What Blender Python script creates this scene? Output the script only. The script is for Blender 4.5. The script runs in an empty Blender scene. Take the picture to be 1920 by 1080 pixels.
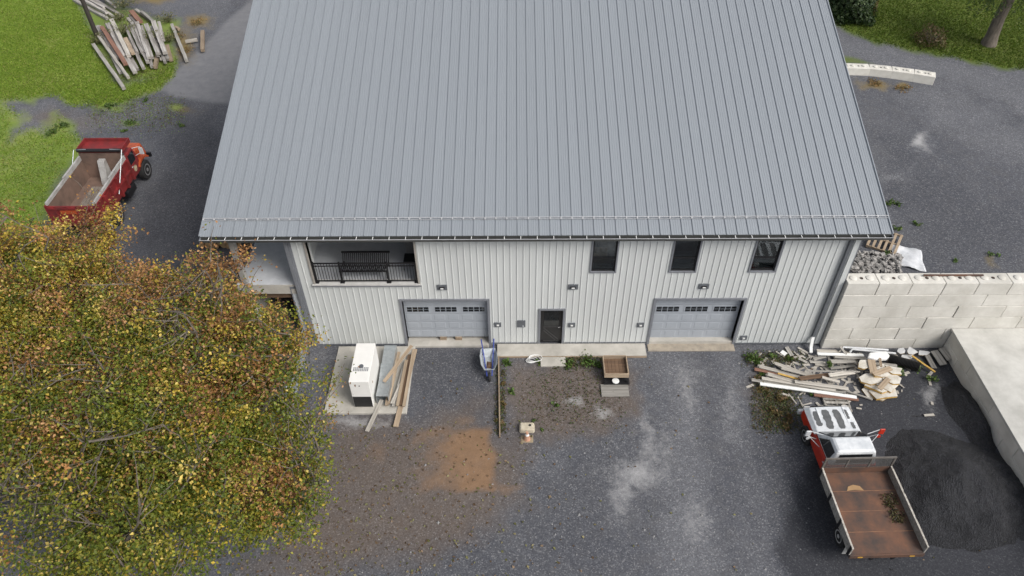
import bpy, math, random
import numpy as np
from mathutils import Vector, Matrix
random.seed(7); rng = np.random.default_rng(7)
S = bpy.context.scene; COL = S.collection
R_ = math.radians

# ---------------------------------------------------------------- camera
PITCH, YAW, ROLL = 0.763, 0.0102, -0.0106
CX, CD, CH, FPX = 4.4102, 21.5411, 23.9885, 1392.57
def cam_axes():
    f = Vector((0, math.cos(PITCH), -math.sin(PITCH))); u = Vector((0, math.sin(PITCH), math.cos(PITCH))); r = Vector((1, 0, 0))
    Z = Matrix.Rotation(YAW, 3, 'Z'); f, u, r = Z @ f, Z @ u, Z @ r
    c, s = math.cos(ROLL), math.sin(ROLL)
    return c*r + s*u, -s*r + c*u, f
AR, AU, AF = cam_axes(); CAM = Vector((CX, -CD, CH))
cd = bpy.data.cameras.new('camera'); cam = bpy.data.objects.new('camera', cd); COL.objects.link(cam)
cd.sensor_width = 36; cd.lens = 36*FPX/1920; cd.clip_end = 3000; cd.clip_start = .1
m = Matrix((AR, AU, -AF)).transposed().to_4x4(); m.translation = CAM; cam.matrix_world = m
S.camera = cam
def ray(u, v): return AF + AR*((u-960)/FPX) - AU*((v-540)/FPX)
def G(u, v, z=0.0):
    d = ray(u, v); return CAM + d*((z-CAM.z)/d.z)
def F(u, v, y=0.0):
    d = ray(u, v); return CAM + d*((y-CAM.y)/d.y)

# ---------------------------------------------------------------- light: overcast day
SUN_EL, SUN_AZ = R_(46), R_(128)          # azimuth clockwise from +Y (north): from the right, a little in front
w = bpy.data.worlds.new('World'); S.world = w; w.use_nodes = True
nt = w.node_tree; nt.nodes.clear()
sky = nt.nodes.new('ShaderNodeTexSky'); sky.sky_type = 'NISHITA'; sky.sun_disc = False
sky.sun_elevation = SUN_EL; sky.sun_rotation = SUN_AZ; sky.air_density = 1.0; sky.dust_density = 4.0; sky.ozone_density = 1.0
bg = nt.nodes.new('ShaderNodeBackground'); bg.inputs[1].default_value = 0.105
wo = nt.nodes.new('ShaderNodeOutputWorld'); hsv = nt.nodes.new('ShaderNodeHueSaturation'); hsv.inputs['Saturation'].default_value = .35   # cloud cover greys the sky
nt.links.new(sky.outputs[0], hsv.inputs['Color']); nt.links.new(hsv.outputs[0], bg.inputs[0]); nt.links.new(bg.outputs[0], wo.inputs[0])
sl = bpy.data.lights.new('sun', 'SUN'); sl.energy = 1.5; sl.angle = R_(28); sl.color = (1, .95, .88)
so = bpy.data.objects.new('sun', sl); COL.objects.link(so)
sd = Vector((math.sin(SUN_AZ)*math.cos(SUN_EL), math.cos(SUN_AZ)*math.cos(SUN_EL), math.sin(SUN_EL)))
so.rotation_euler = sd.to_track_quat('Z', 'Y').to_euler(); so.location = (30, 10, 40)
S.view_settings.view_transform = 'Standard'; S.view_settings.look = 'None'; S.view_settings.gamma = 1
S.view_settings.exposure = 0.6

# ---------------------------------------------------------------- materials
def nod(nt, t, **k):
    n = nt.nodes.new(t)
    for a, b in k.items(): setattr(n, a, b)
    return n
MATS = {}
def M(name, c, c2=None, scale=3.0, rough=.7, metal=0.0, bump=0.0, bscale=None, stretch=(1, 1, 1), detail=6, rnd=0.0, lo=.35, hi=.65, spec=.5, coord='Object'):
    if name in MATS: return MATS[name]
    m = bpy.data.materials.new(name); m.use_nodes = True; t = m.node_tree; L = t.links
    b = t.nodes['Principled BSDF']; b.inputs['Roughness'].default_value = rough; b.inputs['Metallic'].default_value = metal
    b.inputs['Specular IOR Level'].default_value = spec
    tc = nod(t, 'ShaderNodeTexCoord'); mp = nod(t, 'ShaderNodeMapping'); mp.inputs['Scale'].default_value = stretch
    L.new(tc.outputs[coord], mp.inputs[0])
    c2 = c2 or tuple(x*.82 for x in c)
    n = nod(t, 'ShaderNodeTexNoise'); n.inputs['Scale'].default_value = scale; n.inputs['Detail'].default_value = detail; n.inputs['Roughness'].default_value = .65
    L.new(mp.outputs[0], n.inputs[0])
    r = nod(t, 'ShaderNodeValToRGB'); r.color_ramp.elements[0].position = lo; r.color_ramp.elements[1].position = hi
    r.color_ramp.elements[0].color = (*c2, 1); r.color_ramp.elements[1].color = (*c, 1)
    L.new(n.outputs[0], r.inputs[0]); out = r.outputs[0]
    if rnd:
        oi = nod(t, 'ShaderNodeObjectInfo'); mr = nod(t, 'ShaderNodeMapRange'); mr.inputs[3].default_value = 1-rnd; mr.inputs[4].default_value = 1+rnd
        L.new(oi.outputs['Random'], mr.inputs[0]); hs = nod(t, 'ShaderNodeHueSaturation'); L.new(mr.outputs[0], hs.inputs['Value']); L.new(out, hs.inputs['Color']); out = hs.outputs[0]
    L.new(out, b.inputs['Base Color'])
    if bump:
        n2 = nod(t, 'ShaderNodeTexNoise'); n2.inputs['Scale'].default_value = bscale or scale*6; n2.inputs['Detail'].default_value = 5
        L.new(mp.outputs[0], n2.inputs[0]); bp = nod(t, 'ShaderNodeBump'); bp.inputs['Strength'].default_value = bump; bp.inputs['Distance'].default_value = .02
        L.new(n2.outputs[0], bp.inputs['Height']); L.new(bp.outputs[0], b.inputs['Normal'])
    MATS[name] = m; return m
def glass(name, tint=(.02, .025, .03), mix=.5):
    m = bpy.data.materials.new(name); m.use_nodes = True; t = m.node_tree; t.nodes.clear()
    o = nod(t, 'ShaderNodeOutputMaterial'); mx = nod(t, 'ShaderNodeMixShader'); g = nod(t, 'ShaderNodeBsdfGlossy'); g.inputs['Roughness'].default_value = .03
    tr = nod(t, 'ShaderNodeBsdfTransparent'); tr.inputs[0].default_value = (.75, .8, .82, 1)
    fr = nod(t, 'ShaderNodeFresnel'); fr.inputs[0].default_value = 1.5
    mul = nod(t, 'ShaderNodeMath', operation='MULTIPLY_ADD'); mul.inputs[1].default_value = .9; mul.inputs[2].default_value = .02
    t.links.new(fr.outputs[0], mul.inputs[0]); t.links.new(mul.outputs[0], mx.inputs[0]); t.links.new(tr.outputs[0], mx.inputs[1]); t.links.new(g.outputs[0], mx.inputs[2]); t.links.new(mx.outputs[0], o.inputs[0])
    return m
siding = M('painted_siding', (.60, .625, .622), (.53, .55, .548), scale=.6, rough=.5, stretch=(1, 1, .25), lo=.3, hi=.7)
trim = M('grey_trim', (.20, .21, .235), (.17, .18, .2), scale=2, rough=.5)
trim_dk = M('dark_trim', (.12, .13, .145), rough=.5)
roofm = M('roof_metal', (.31, .338, .368), (.28, .306, .335), scale=.5, rough=.42, metal=.3, stretch=(1.5, .12, 1), lo=.3, hi=.7, rnd=.02)
galv = M('galvanised', (.55, .58, .6), (.42, .46, .48), scale=8, rough=.35, metal=.7)
black = M('black_metal', (.012, .012, .014), rough=.45)
doorgrey = M('garage_door_paint', (.37, .40, .44), (.34, .37, .41), scale=1.5, rough=.45)
doorblack = M('black_door', (.018, .018, .02), rough=.35)
white = M('white_paint', (.8, .81, .8), (.72, .73, .72), scale=2, rough=.4)
concrete = M('concrete', (.50, .48, .44), (.36, .345, .31), scale=1.3, rough=.9, bump=.3, bscale=30, detail=10)
concrete_f = M('floor_concrete', (.5, .52, .55), (.38, .4, .43), scale=1.1, rough=.75, detail=10)
blockm = M('precast_block', (.66, .645, .60), (.5, .485, .44), scale=.9, rough=.9, bump=.35, bscale=18, rnd=.05, detail=10)
plat = M('platform_concrete', (.56, .555, .525), (.4, .395, .37), scale=.8, rough=.9, bump=.2, bscale=25, detail=12)
wood_new = M('sawn_wood', (.38, .30, .215), (.24, .18, .125), scale=5, rough=.8, stretch=(.15, 2, 2), rnd=.2, bump=.3, bscale=20)
wood_grey = M('weathered_wood', (.36, .345, .32), (.19, .18, .16), scale=5, rough=.9, stretch=(.12, 2, 2), rnd=.25, bump=.4, bscale=20)
wood_pale = M('pale_wood', (.5, .475, .43), (.31, .285, .25), scale=5, rough=.85, stretch=(.12, 2, 2), rnd=.15, bump=.3, bscale=20)
wood_red = M('redbrown_wood', (.25, .13, .09), (.15, .08, .06), scale=5, rough=.85, stretch=(.12, 2, 2), rnd=.15)
wood_brn = M('brown_wood', (.16, .10, .06), (.09, .055, .035), scale=5, rough=.85, stretch=(.12, 2, 2), rnd=.15)
beam_w = M('old_beam', (.43, .41, .39), (.17, .155, .14), scale=4, rough=.9, stretch=(.1, 2, 2), rnd=.3, bump=.5, bscale=15)
logend = M('log_end', (.52, .36, .2), (.4, .26, .14), scale=6, rough=.9, rnd=.15)
bark = M('bark', (.17, .145, .12), (.08, .067, .055), scale=8, rough=.95, bump=.8, bscale=20, stretch=(1, 1, .3))
rubber = M('rubber', (.02, .02, .021), rough=.8)
steel_w = M('white_steel', (.62, .64, .66), rough=.4)
rust = M('rusty_plate', (.2, .095, .055), (.06, .048, .044), scale=1.1, rough=.75, metal=.2, detail=10, lo=.35, hi=.7, bump=.2)
red = M('red_paint', (.25, .022, .024), (.13, .022, .022), scale=2.2, rough=.6, detail=12, bump=.15)
orange = M('orange_paint', (.46, .085, .025), (.34, .06, .02), scale=2, rough=.45)
redor = M('orange_red_paint', (.52, .035, .015), (.4, .03, .015), scale=2, rough=.4)
glass_dk = M('dark_glass', (.012, .015, .018), rough=.06, spec=.8)
pane_m = glass('window_glass')
paper = M('pale_board', (.66, .64, .59), (.42, .39, .33), scale=3, rough=.9, detail=8)
foam = M('foam_edge', (.55, .36, .1), (.38, .22, .05), scale=6, rough=.9)
plastic = M('plastic_film', (.68, .69, .71), (.5, .52, .55), scale=4, rough=.35, bump=.8, bscale=6)
cardboard = M('cardboard', (.38, .24, .12), rough=.9)
chrome = M('rim_metal', (.4, .4, .41), rough=.4, metal=.5); rimw = M('rim_white', (.5, .5, .5), (.36, .35, .34), scale=8, rough=.6)

# ---------------------------------------------------------------- mesh helpers
class MB:
    def __init__(s): s.v = []; s.f = []
    def add(s, vs, fs):
        o = len(s.v); s.v += [tuple(p) for p in vs]; s.f += [tuple(i+o for i in f) for f in fs]; return s
    def hexa(s, p): return s.add(p, [(0, 3, 2, 1), (4, 5, 6, 7), (0, 1, 5, 4), (1, 2, 6, 5), (2, 3, 7, 6), (3, 0, 4, 7)])
    def box(s, x0, x1, y0, y1, z0, z1):
        return s.hexa([(x0, y0, z0), (x1, y0, z0), (x1, y1, z0), (x0, y1, z0), (x0, y0, z1), (x1, y0, z1), (x1, y1, z1), (x0, y1, z1)])
    def bar(s, a, b, w, h, up=(0, 0, 1)):
        a, b = Vector(a), Vector(b); d = (b-a).normalized(); up = Vector(up)
        if abs(d.dot(up)) > .98: up = Vector((0, 1, 0))
        x = d.cross(up).normalized(); u = x.cross(d)
        c = [x*(-w/2)-u*(h/2), x*(w/2)-u*(h/2), x*(w/2)+u*(h/2), x*(-w/2)+u*(h/2)]
        return s.hexa([a+q for q in c]+[b+q for q in c])
    def tube(s, pts, r, n=8, caps=True, rads=None):
        pts = [Vector(p) for p in pts]; k = len(pts); rings = []
        px = None
        for i, p in enumerate(pts):
            d = (pts[min(i+1, k-1)]-pts[max(i-1, 0)]).normalized()
            if px is None:
                a = Vector((0, 0, 1)) if abs(d.z) < .9 else Vector((1, 0, 0)); px = d.cross(a).normalized()
            else: px = (px - d*px.dot(d)).normalized()
            py = d.cross(px); rr = rads[i] if rads else r
            rings.append([p+px*(rr*math.cos(2*math.pi*j/n))+py*(rr*math.sin(2*math.pi*j/n)) for j in range(n)])
        vs = [q for g in rings for q in g]; fs = []
        for i in range(k-1):
            for j in range(n): fs.append((i*n+j, i*n+(j+1) % n, (i+1)*n+(j+1) % n, (i+1)*n+j))
        if caps: fs += [tuple(range(n))[::-1], tuple(range((k-1)*n, k*n))]
        return s.add(vs, fs)
    def lathe(s, prof, o, axis='x', n=20):
        vs = []; fs = []; k = len(prof)
        for (a, r) in prof:
            for j in range(n):
                t = 2*math.pi*j/n; c, q = r*math.cos(t), r*math.sin(t)
                vs.append({'x': (o[0]+a, o[1]+c, o[2]+q), 'y': (o[0]+c, o[1]+a, o[2]+q), 'z': (o[0]+c, o[1]+q, o[2]+a)}[axis])
        for i in range(k-1):
            for j in range(n): fs.append((i*n+j, (i+1)*n+j, (i+1)*n+(j+1) % n, i*n+(j+1) % n))
        fs += [tuple(range(n)), tuple(range((k-1)*n, k*n))[::-1]]
        return s.add(vs, fs)
    def prism(s, poly, z0, z1):
        n = len(poly); vs = [(x, y, z0) for x, y in poly]+[(x, y, z1) for x, y in poly]
        return s.add(vs, [tuple(range(n))[::-1], tuple(range(n, 2*n))]+[(i, (i+1) % n, n+(i+1) % n, n+i) for i in range(n)])
    def extr(s, sec, axis, a, b):      # section polygon extruded along an axis: 'x' sec=(y,z); 'y' sec=(x,z); 'z' sec=(x,y)
        n = len(sec); f = {'x': lambda p, t: (t, p[0], p[1]), 'y': lambda p, t: (p[0], t, p[1]), 'z': lambda p, t: (p[0], p[1], t)}[axis]
        vs = [f(p, a) for p in sec]+[f(p, b) for p in sec]
        return s.add(vs, [tuple(range(n))[::-1], tuple(range(n, 2*n))]+[(i, (i+1) % n, n+(i+1) % n, n+i) for i in range(n)])
    def mesh(s, name, mat, smooth=0):
        me = bpy.data.meshes.new(name); me.from_pydata(s.v, [], s.f); me.materials.append(mat)
        me.validate(); 
        import bmesh
        bm = bmesh.new(); bm.from_mesh(me); bmesh.ops.recalc_face_normals(bm, faces=bm.faces); bm.to_mesh(me); bm.free()
        if smooth:
            me.shade_smooth() if hasattr(me, 'shade_smooth') else [setattr(p, 'use_smooth', True) for p in me.polygons]
            me.set_sharp_from_angle(angle=R_(smooth))
        me.update(); return me
    def build(s, name, mat, parent=None, bevel=0, smooth=0, loc=None, rotz=None):
        o = bpy.data.objects.new(name, s.mesh(name, mat, smooth)); COL.objects.link(o)
        if parent: o.parent = parent
        if loc is not None: o.location = loc
        if rotz is not None: o.rotation_euler = (0, 0, rotz)
        if bevel:
            b = o.modifiers.new('bevel', 'BEVEL'); b.width = bevel; b.segments = 2; b.limit_method = 'ANGLE'
        return o
def link(name, me, parent=None, M4=None):
    o = bpy.data.objects.new(name, me); COL.objects.link(o); o.parent = parent
    if M4 is not None: o.matrix_local = M4
    return o
def tag(o, label, cat, group=None):
    o['label'] = label; o['category'] = cat
    if group: o['group'] = group
    return o
def struct(o): o['kind'] = 'structure'; return o
def stuff(o, label=None, cat=None):
    o['kind'] = 'stuff'
    if label: o['label'] = label; o['category'] = cat
    return o
def thing(name, label, cat, loc=(0, 0, 0), rotz=0, group=None):
    o = bpy.data.objects.new(name, None); COL.objects.link(o); o.location = loc; o.rotation_euler = (0, 0, rotz); o.empty_display_size = .3
    return tag(o, label, cat, group)
def beam(name, a, b, wd, ht, mat, label=None, cat=None, group=None, parent=None, jag=0.0, roll=0.0):
    """plank or beam from a to b (centre line): mesh local along X so that the grain follows it"""
    a, b = Vector(a), Vector(b); d = b-a; L = d.length; d.normalize()
    up = Vector((0, 0, 1)); x = up.cross(d)
    x = x.normalized() if x.length > 1e-4 else Vector((0, 1, 0)); u = d.cross(x)
    mb = MB(); n = max(2, int(L/.7)+1); vs = []
    for i in range(n+1):
        t = i/n*L; oy = random.uniform(-jag, jag); oz = random.uniform(-jag, jag)
        vs += [(t, -wd/2+oy, -ht/2+oz), (t, wd/2+oy, -ht/2+oz), (t, wd/2+oy, ht/2+oz), (t, -wd/2+oy, ht/2+oz)]
    fs = [(3, 2, 1, 0), (4*n, 4*n+1, 4*n+2, 4*n+3)]
    for i in range(n):
        for j in range(4): fs.append((4*i+j, 4*i+(j+1) % 4, 4*i+4+(j+1) % 4, 4*i+4+j))
    mb.add(vs, fs); o = mb.build(name, mat, parent)
    m = Matrix((d, x, u)).transposed().to_4x4() @ Matrix.Rotation(roll, 4, 'X'); m.translation = a; o.matrix_local = m
    if label: tag(o, label, cat, group)
    return o
def subtract(rect, holes):
    rs = [rect]
    for hx0, hx1, hz0, hz1 in holes:
        o = []
        for x0, x1, z0, z1 in rs:
            if hx0 >= x1 or hx1 <= x0 or hz0 >= z1 or hz1 <= z0: o.append((x0, x1, z0, z1)); continue
            a, b = max(x0, hx0), min(x1, hx1)
            if hz1 < z1: o.append((x0, x1, hz1, z1))
            if hz0 > z0: o.append((x0, x1, z0, hz0))
            c, d = max(z0, hz0), min(z1, hz1)
            if a > x0: o.append((x0, a, c, d))
            if b < x1: o.append((b, x1, c, d))
        rs = o
    return [r for r in rs if r[1]-r[0] > .012 and r[3]-r[2] > .012]
# ---------------------------------------------------------------- ground
UP = 3.45; LOW = .8
def sm(a, b, x): t = np.clip((x-a)/(b-a), 0, 1); return t*t*(3-2*t)
def height(x, y):
    left = LOW*sm(-6, 3, y)*sm(-3.5, -6.5, x)
    right = np.where((x > 17.39) & (y > .1), UP, 0.0)
    back = np.where(y > 21, LOW+(UP-LOW)*sm(-6, 18, x), 0.0)
    h = np.maximum(left, np.maximum(right, back))
    und = .035*np.sin(x*.9+1.3*np.sin(y*.7))*np.cos(y*1.1+.5*x)
    return h+und*sm(.3, 1.2, np.abs(y))
def hz(x, y): return float(height(np.array([x*1.0]), np.array([y*1.0]))[0])
def lines(lo, hi, step, ext, extra=()):
    a = list(np.arange(lo, hi+1e-6, step)); s = step; x = lo
    pre = []
    while x > -ext: s *= 1.35; x -= s; pre.append(x)
    x = hi; s = step; post = []
    while x < ext: s *= 1.35; x += s; post.append(x)
    return np.array(sorted(set(pre+a+post+list(extra))))
gx = lines(-30, 38, .17, 1500, (17.37, 17.41)); gy = lines(-13, 36, .17, 1500, (.07, .12))
X, Y = np.meshgrid(gx, gy); Z = height(X, Y)
nx, ny = len(gx), len(gy)
co = np.stack([X.ravel(), Y.ravel(), Z.ravel()], 1)
idx = np.arange(nx*ny).reshape(ny, nx)
q = np.stack([idx[:-1, :-1], idx[:-1, 1:], idx[1:, 1:], idx[1:, :-1]], -1).reshape(-1, 4)
gm = bpy.data.meshes.new('ground'); gm.vertices.add(len(co)); gm.vertices.foreach_set('co', co.ravel())
gm.loops.add(q.size); gm.loops.foreach_set('vertex_index', q.ravel().astype(np.int32))
gm.polygons.add(len(q)); gm.polygons.foreach_set('loop_start', np.arange(0, q.size, 4, dtype=np.int32)); gm.polygons.foreach_set('loop_total', np.full(len(q), 4, dtype=np.int32))
gm.update(calc_edges=True); gm.polygons.foreach_set('use_smooth', np.ones(len(q), dtype=bool))
# zones of the ground (what grows or lies where), measured once on the plan
d = co-np.array(CAM); zc = d@np.array(AF); ok = zc > 1
U = np.where(ok, 960+FPX*(d@np.array(AR))/np.where(ok, zc, 1), -9999); Vv = np.where(ok, 540-FPX*(d@np.array(AU))/np.where(ok, zc, 1), -9999)
def wob(a, b, s, k=1.0): return k*(np.sin(a/s+1.7*np.sin(b/s*.8))+.6*np.sin(b/s*2.1+a/s*1.3)+.4*np.sin(a/s*4.3-b/s*3.1))
def psd(poly, u, v):
    P = np.array(poly, float); n = len(P); dmin = np.full(u.shape, 1e9); ins = np.zeros(u.shape, bool)
    for i in range(n):
        a, b = P[i], P[(i+1) % n]; e = b-a; L2 = e@e
        t = np.clip(((u-a[0])*e[0]+(v-a[1])*e[1])/L2, 0, 1); dmin = np.minimum(dmin, np.hypot(u-a[0]-t*e[0], v-a[1]-t*e[1]))
        if a[1] != b[1]: ins ^= ((a[1] > v) != (b[1] > v)) & (u < (b[0]-a[0])*(v-a[1])/(b[1]-a[1])+a[0])
    return np.where(ins, dmin, -dmin)
def pm(poly, soft=14, wb=8, wsc=22, u=None, v=None):
    u = U if u is None else u; v = Vv if v is None else v
    return sm(-soft, soft, psd(poly, u+wob(u, v, wsc, wb*.6), v+wob(v, u, wsc, wb*.4)))
def bl(cx, cy, rx, ry, k=1.0): return k*np.exp(-(((U+wob(U, Vv, 17, 5)-cx)/rx)**2+((Vv+wob(Vv, U, 17, 3)-cy)/ry)**2))
LAWN_L = [(-3000, -3000), (150, -3000), (152, 5), (185, 80), (232, 165), (330, 108), (336, 138), (300, 172), (235, 192), (150, 202), (95, 182), (0, 190), (-3000, 200)]
PATCH_L = [(-3000, 170), (12, 182), (40, 215), (28, 262), (108, 215), (150, 245), (165, 262), (120, 320), (85, 380), (70, 470), (-3000, 520)]
LAWN_R = [(1300, -3000), (1552, 10), (1566, 50), (1640, 80), (1740, 101), (1830, 117), (1960, 140), (5000, 160), (5000, -3000)]
upper = (Y.ravel() > .2)
zg = np.maximum(pm(LAWN_L, 13, 12)*1.0, .85*pm(PATCH_L, 20, 16))
zg = np.maximum(zg, pm(LAWN_R, 9, 7)); zg = np.maximum(zg, .8*pm([(1575, 102), (1640, 119), (1580, 121)], 5, 2))
for a in [(100, 245, 18, 22), (215, 200, 25, 8), (245, 230, 20, 6), (330, 200, 22, 8), (120, 260, 16, 20)]: zg = np.maximum(zg, .75*bl(*a))
zg = np.where(upper | (U < 400), zg, 0)
zd = np.maximum.reduce([.85*pm([(590, 800), (930, 770), (1000, 930), (900, 1010), (560, 1090), (480, 1090)], 60, 40, 55), .6*pm([(950, 675), (1180, 690), (1195, 790), (1050, 830), (950, 800)], 30, 20)*1.45, .75*pm([(640, 815), (760, 805), (830, 778), (920, 790), (926, 915), (965, 935), (820, 955), (700, 990), (600, 1090), (530, 1090), (600, 920)], 30, 22, 40),
    bl(870, 860, 50, 50, .7), bl(990, 700, 45, 25, .75), bl(1090, 720, 60, 35, .65), bl(1130, 750, 50, 30, .5), bl(690, 860, 40, 30, .7), bl(640, 1010, 60, 50, .45), bl(1160, 690, 40, 20, .4), bl(1440, 740, 45, 50, .6), bl(100, 220, 40, 20, .8), bl(160, 230, 50, 20, .5)])
zo = np.maximum(pm([(700, 795), (922, 806), (926, 918), (720, 925)], 8, 7)*sm(740, 890, U+wob(U, Vv, 15, 12))*.95, bl(950, 915, 25, 12, .5))
zo = np.maximum(zo, np.maximum(bl(700, 850, 30, 22, .35), bl(880, 790, 30, 12, .35)))
zw = np.maximum.reduce([bl(1195, 890, 50, 26, .8), bl(1165, 925, 25, 50, .55), bl(1215, 840, 16, 60, .45), bl(1075, 755, 22, 10, .8), bl(1135, 775, 18, 10, .8), bl(1245, 850, 22, 60, .35), bl(1290, 720, 25, 60, .4), bl(1370, 760, 25, 90, .25), bl(1727, 266, 16, 14, 1.0), bl(670, 793, 60, 9, .7), bl(1215, 800, 14, 30, .4), bl(1305, 980, 30, 50, .4), bl(1745, 745, 14, 25, .6), bl(1665, 335, 30, 6, .3), bl(590, 690, 60, 60, .2)])
zdry = np.maximum.reduce([bl(345, 85, 22, 30, .9), bl(370, 40, 25, 14, .9), bl(290, 0, 40, 10, .9), bl(1640, 158, 26, 7, .9), bl(1690, 165, 18, 6, .8), bl(350, 205, 20, 8, .6), bl(1860, 490, 12, 10, .5), bl(280, 130, 30, 15, .7)])
zg = np.maximum(zg, .8*pm([(150, 0), (330, 40), (335, 130), (235, 160), (180, 80)], 12, 8))
zdry = np.where(upper | (U < 400), zdry, 0)
za = pm([(478, -5), (520, 30), (470, 200), (330, 182), (300, 168), (345, 120), (430, 35)], 5, 2)*(X.ravel() < 0)
zm = np.maximum(1.25*pm([(1540, 800), (1610, 730), (1720, 670), (1780, 640), (1990, 800), (1990, 1300), (1700, 1300), (1480, 1110), (1470, 960), (1530, 850)], 35, 25, 40), .55*pm([(300, 200), (420, 190), (400, 500), (250, 620), (230, 430), (330, 300)], 40, 15))
def attr(me, name, r, g, b, a):
    at = me.color_attributes.new(name, 'FLOAT_COLOR', 'POINT'); at.data.foreach_set('color', np.stack([r, g, b, a], 1).astype(np.float32).ravel())
zt = np.maximum.reduce([.8*pm([(1225, 650), (1275, 650), (1320, 860), (1350, 1100), (1240, 1100), (1255, 860)], 30, 18, 45), .5*pm([(1330, 650), (1375, 650), (1420, 860), (1460, 1100), (1400, 1100), (1375, 860)], 25, 15, 45), .75*pm([(1560, 55), (1700, 92), (1960, 142), (1960, 230), (1790, 160), (1570, 110)], 16, 8), .7*pm([(1790, 165), (1960, 260), (1960, 330), (1780, 260), (1690, 200), (1700, 160)], 30, 18), .5*bl(1680, 330, 60, 18), .45*bl(1010, 870, 60, 40), .5*bl(1190, 760, 50, 60), .7*pm([(-50, 200), (90, 190), (150, 215), (300, 190), (330, 215), (200, 240), (60, 260)], 18, 10), .6*pm([(250, -40), (470, -40), (430, 30), (340, 90)], 20, 10)])
zk = np.maximum.reduce([.8*pm([(1640, 240), (1800, 330), (1930, 400), (1930, 505), (1720, 505), (1660, 400)], 45, 30, 50), .9*pm([(770, 655), (920, 655), (925, 780), (780, 790)], 18, 12), .6*pm([(940, 830), (1150, 800), (1180, 1090), (960, 1090)], 60, 40, 60), .6*pm([(640, 980), (900, 960), (1000, 1090), (600, 1090)], 50, 30, 50), .7*pm([(1390, 820), (1500, 760), (1530, 1090), (1420, 1090)], 40, 30), .9*pm([(275, 240), (400, 215), (390, 480), (250, 460), (300, 350)], 35, 18)])
attr(gm, 'zone_c', np.clip(zt, 0, 1), np.clip(zk, 0, 1), np.where((X.ravel() > 10) & upper, 1.0, 0.0), np.ones(len(co)))
attr(gm, 'zone_a', np.clip(zg, 0, 1), np.clip(zd, 0, 1), np.clip(zw, 0, 1), np.clip(zdry, 0, 1)); attr(gm, 'zone_b', np.clip(zo, 0, 1), np.clip(za, 0, 1), np.clip(zm, 0, 1), np.ones(len(co)))
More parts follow.
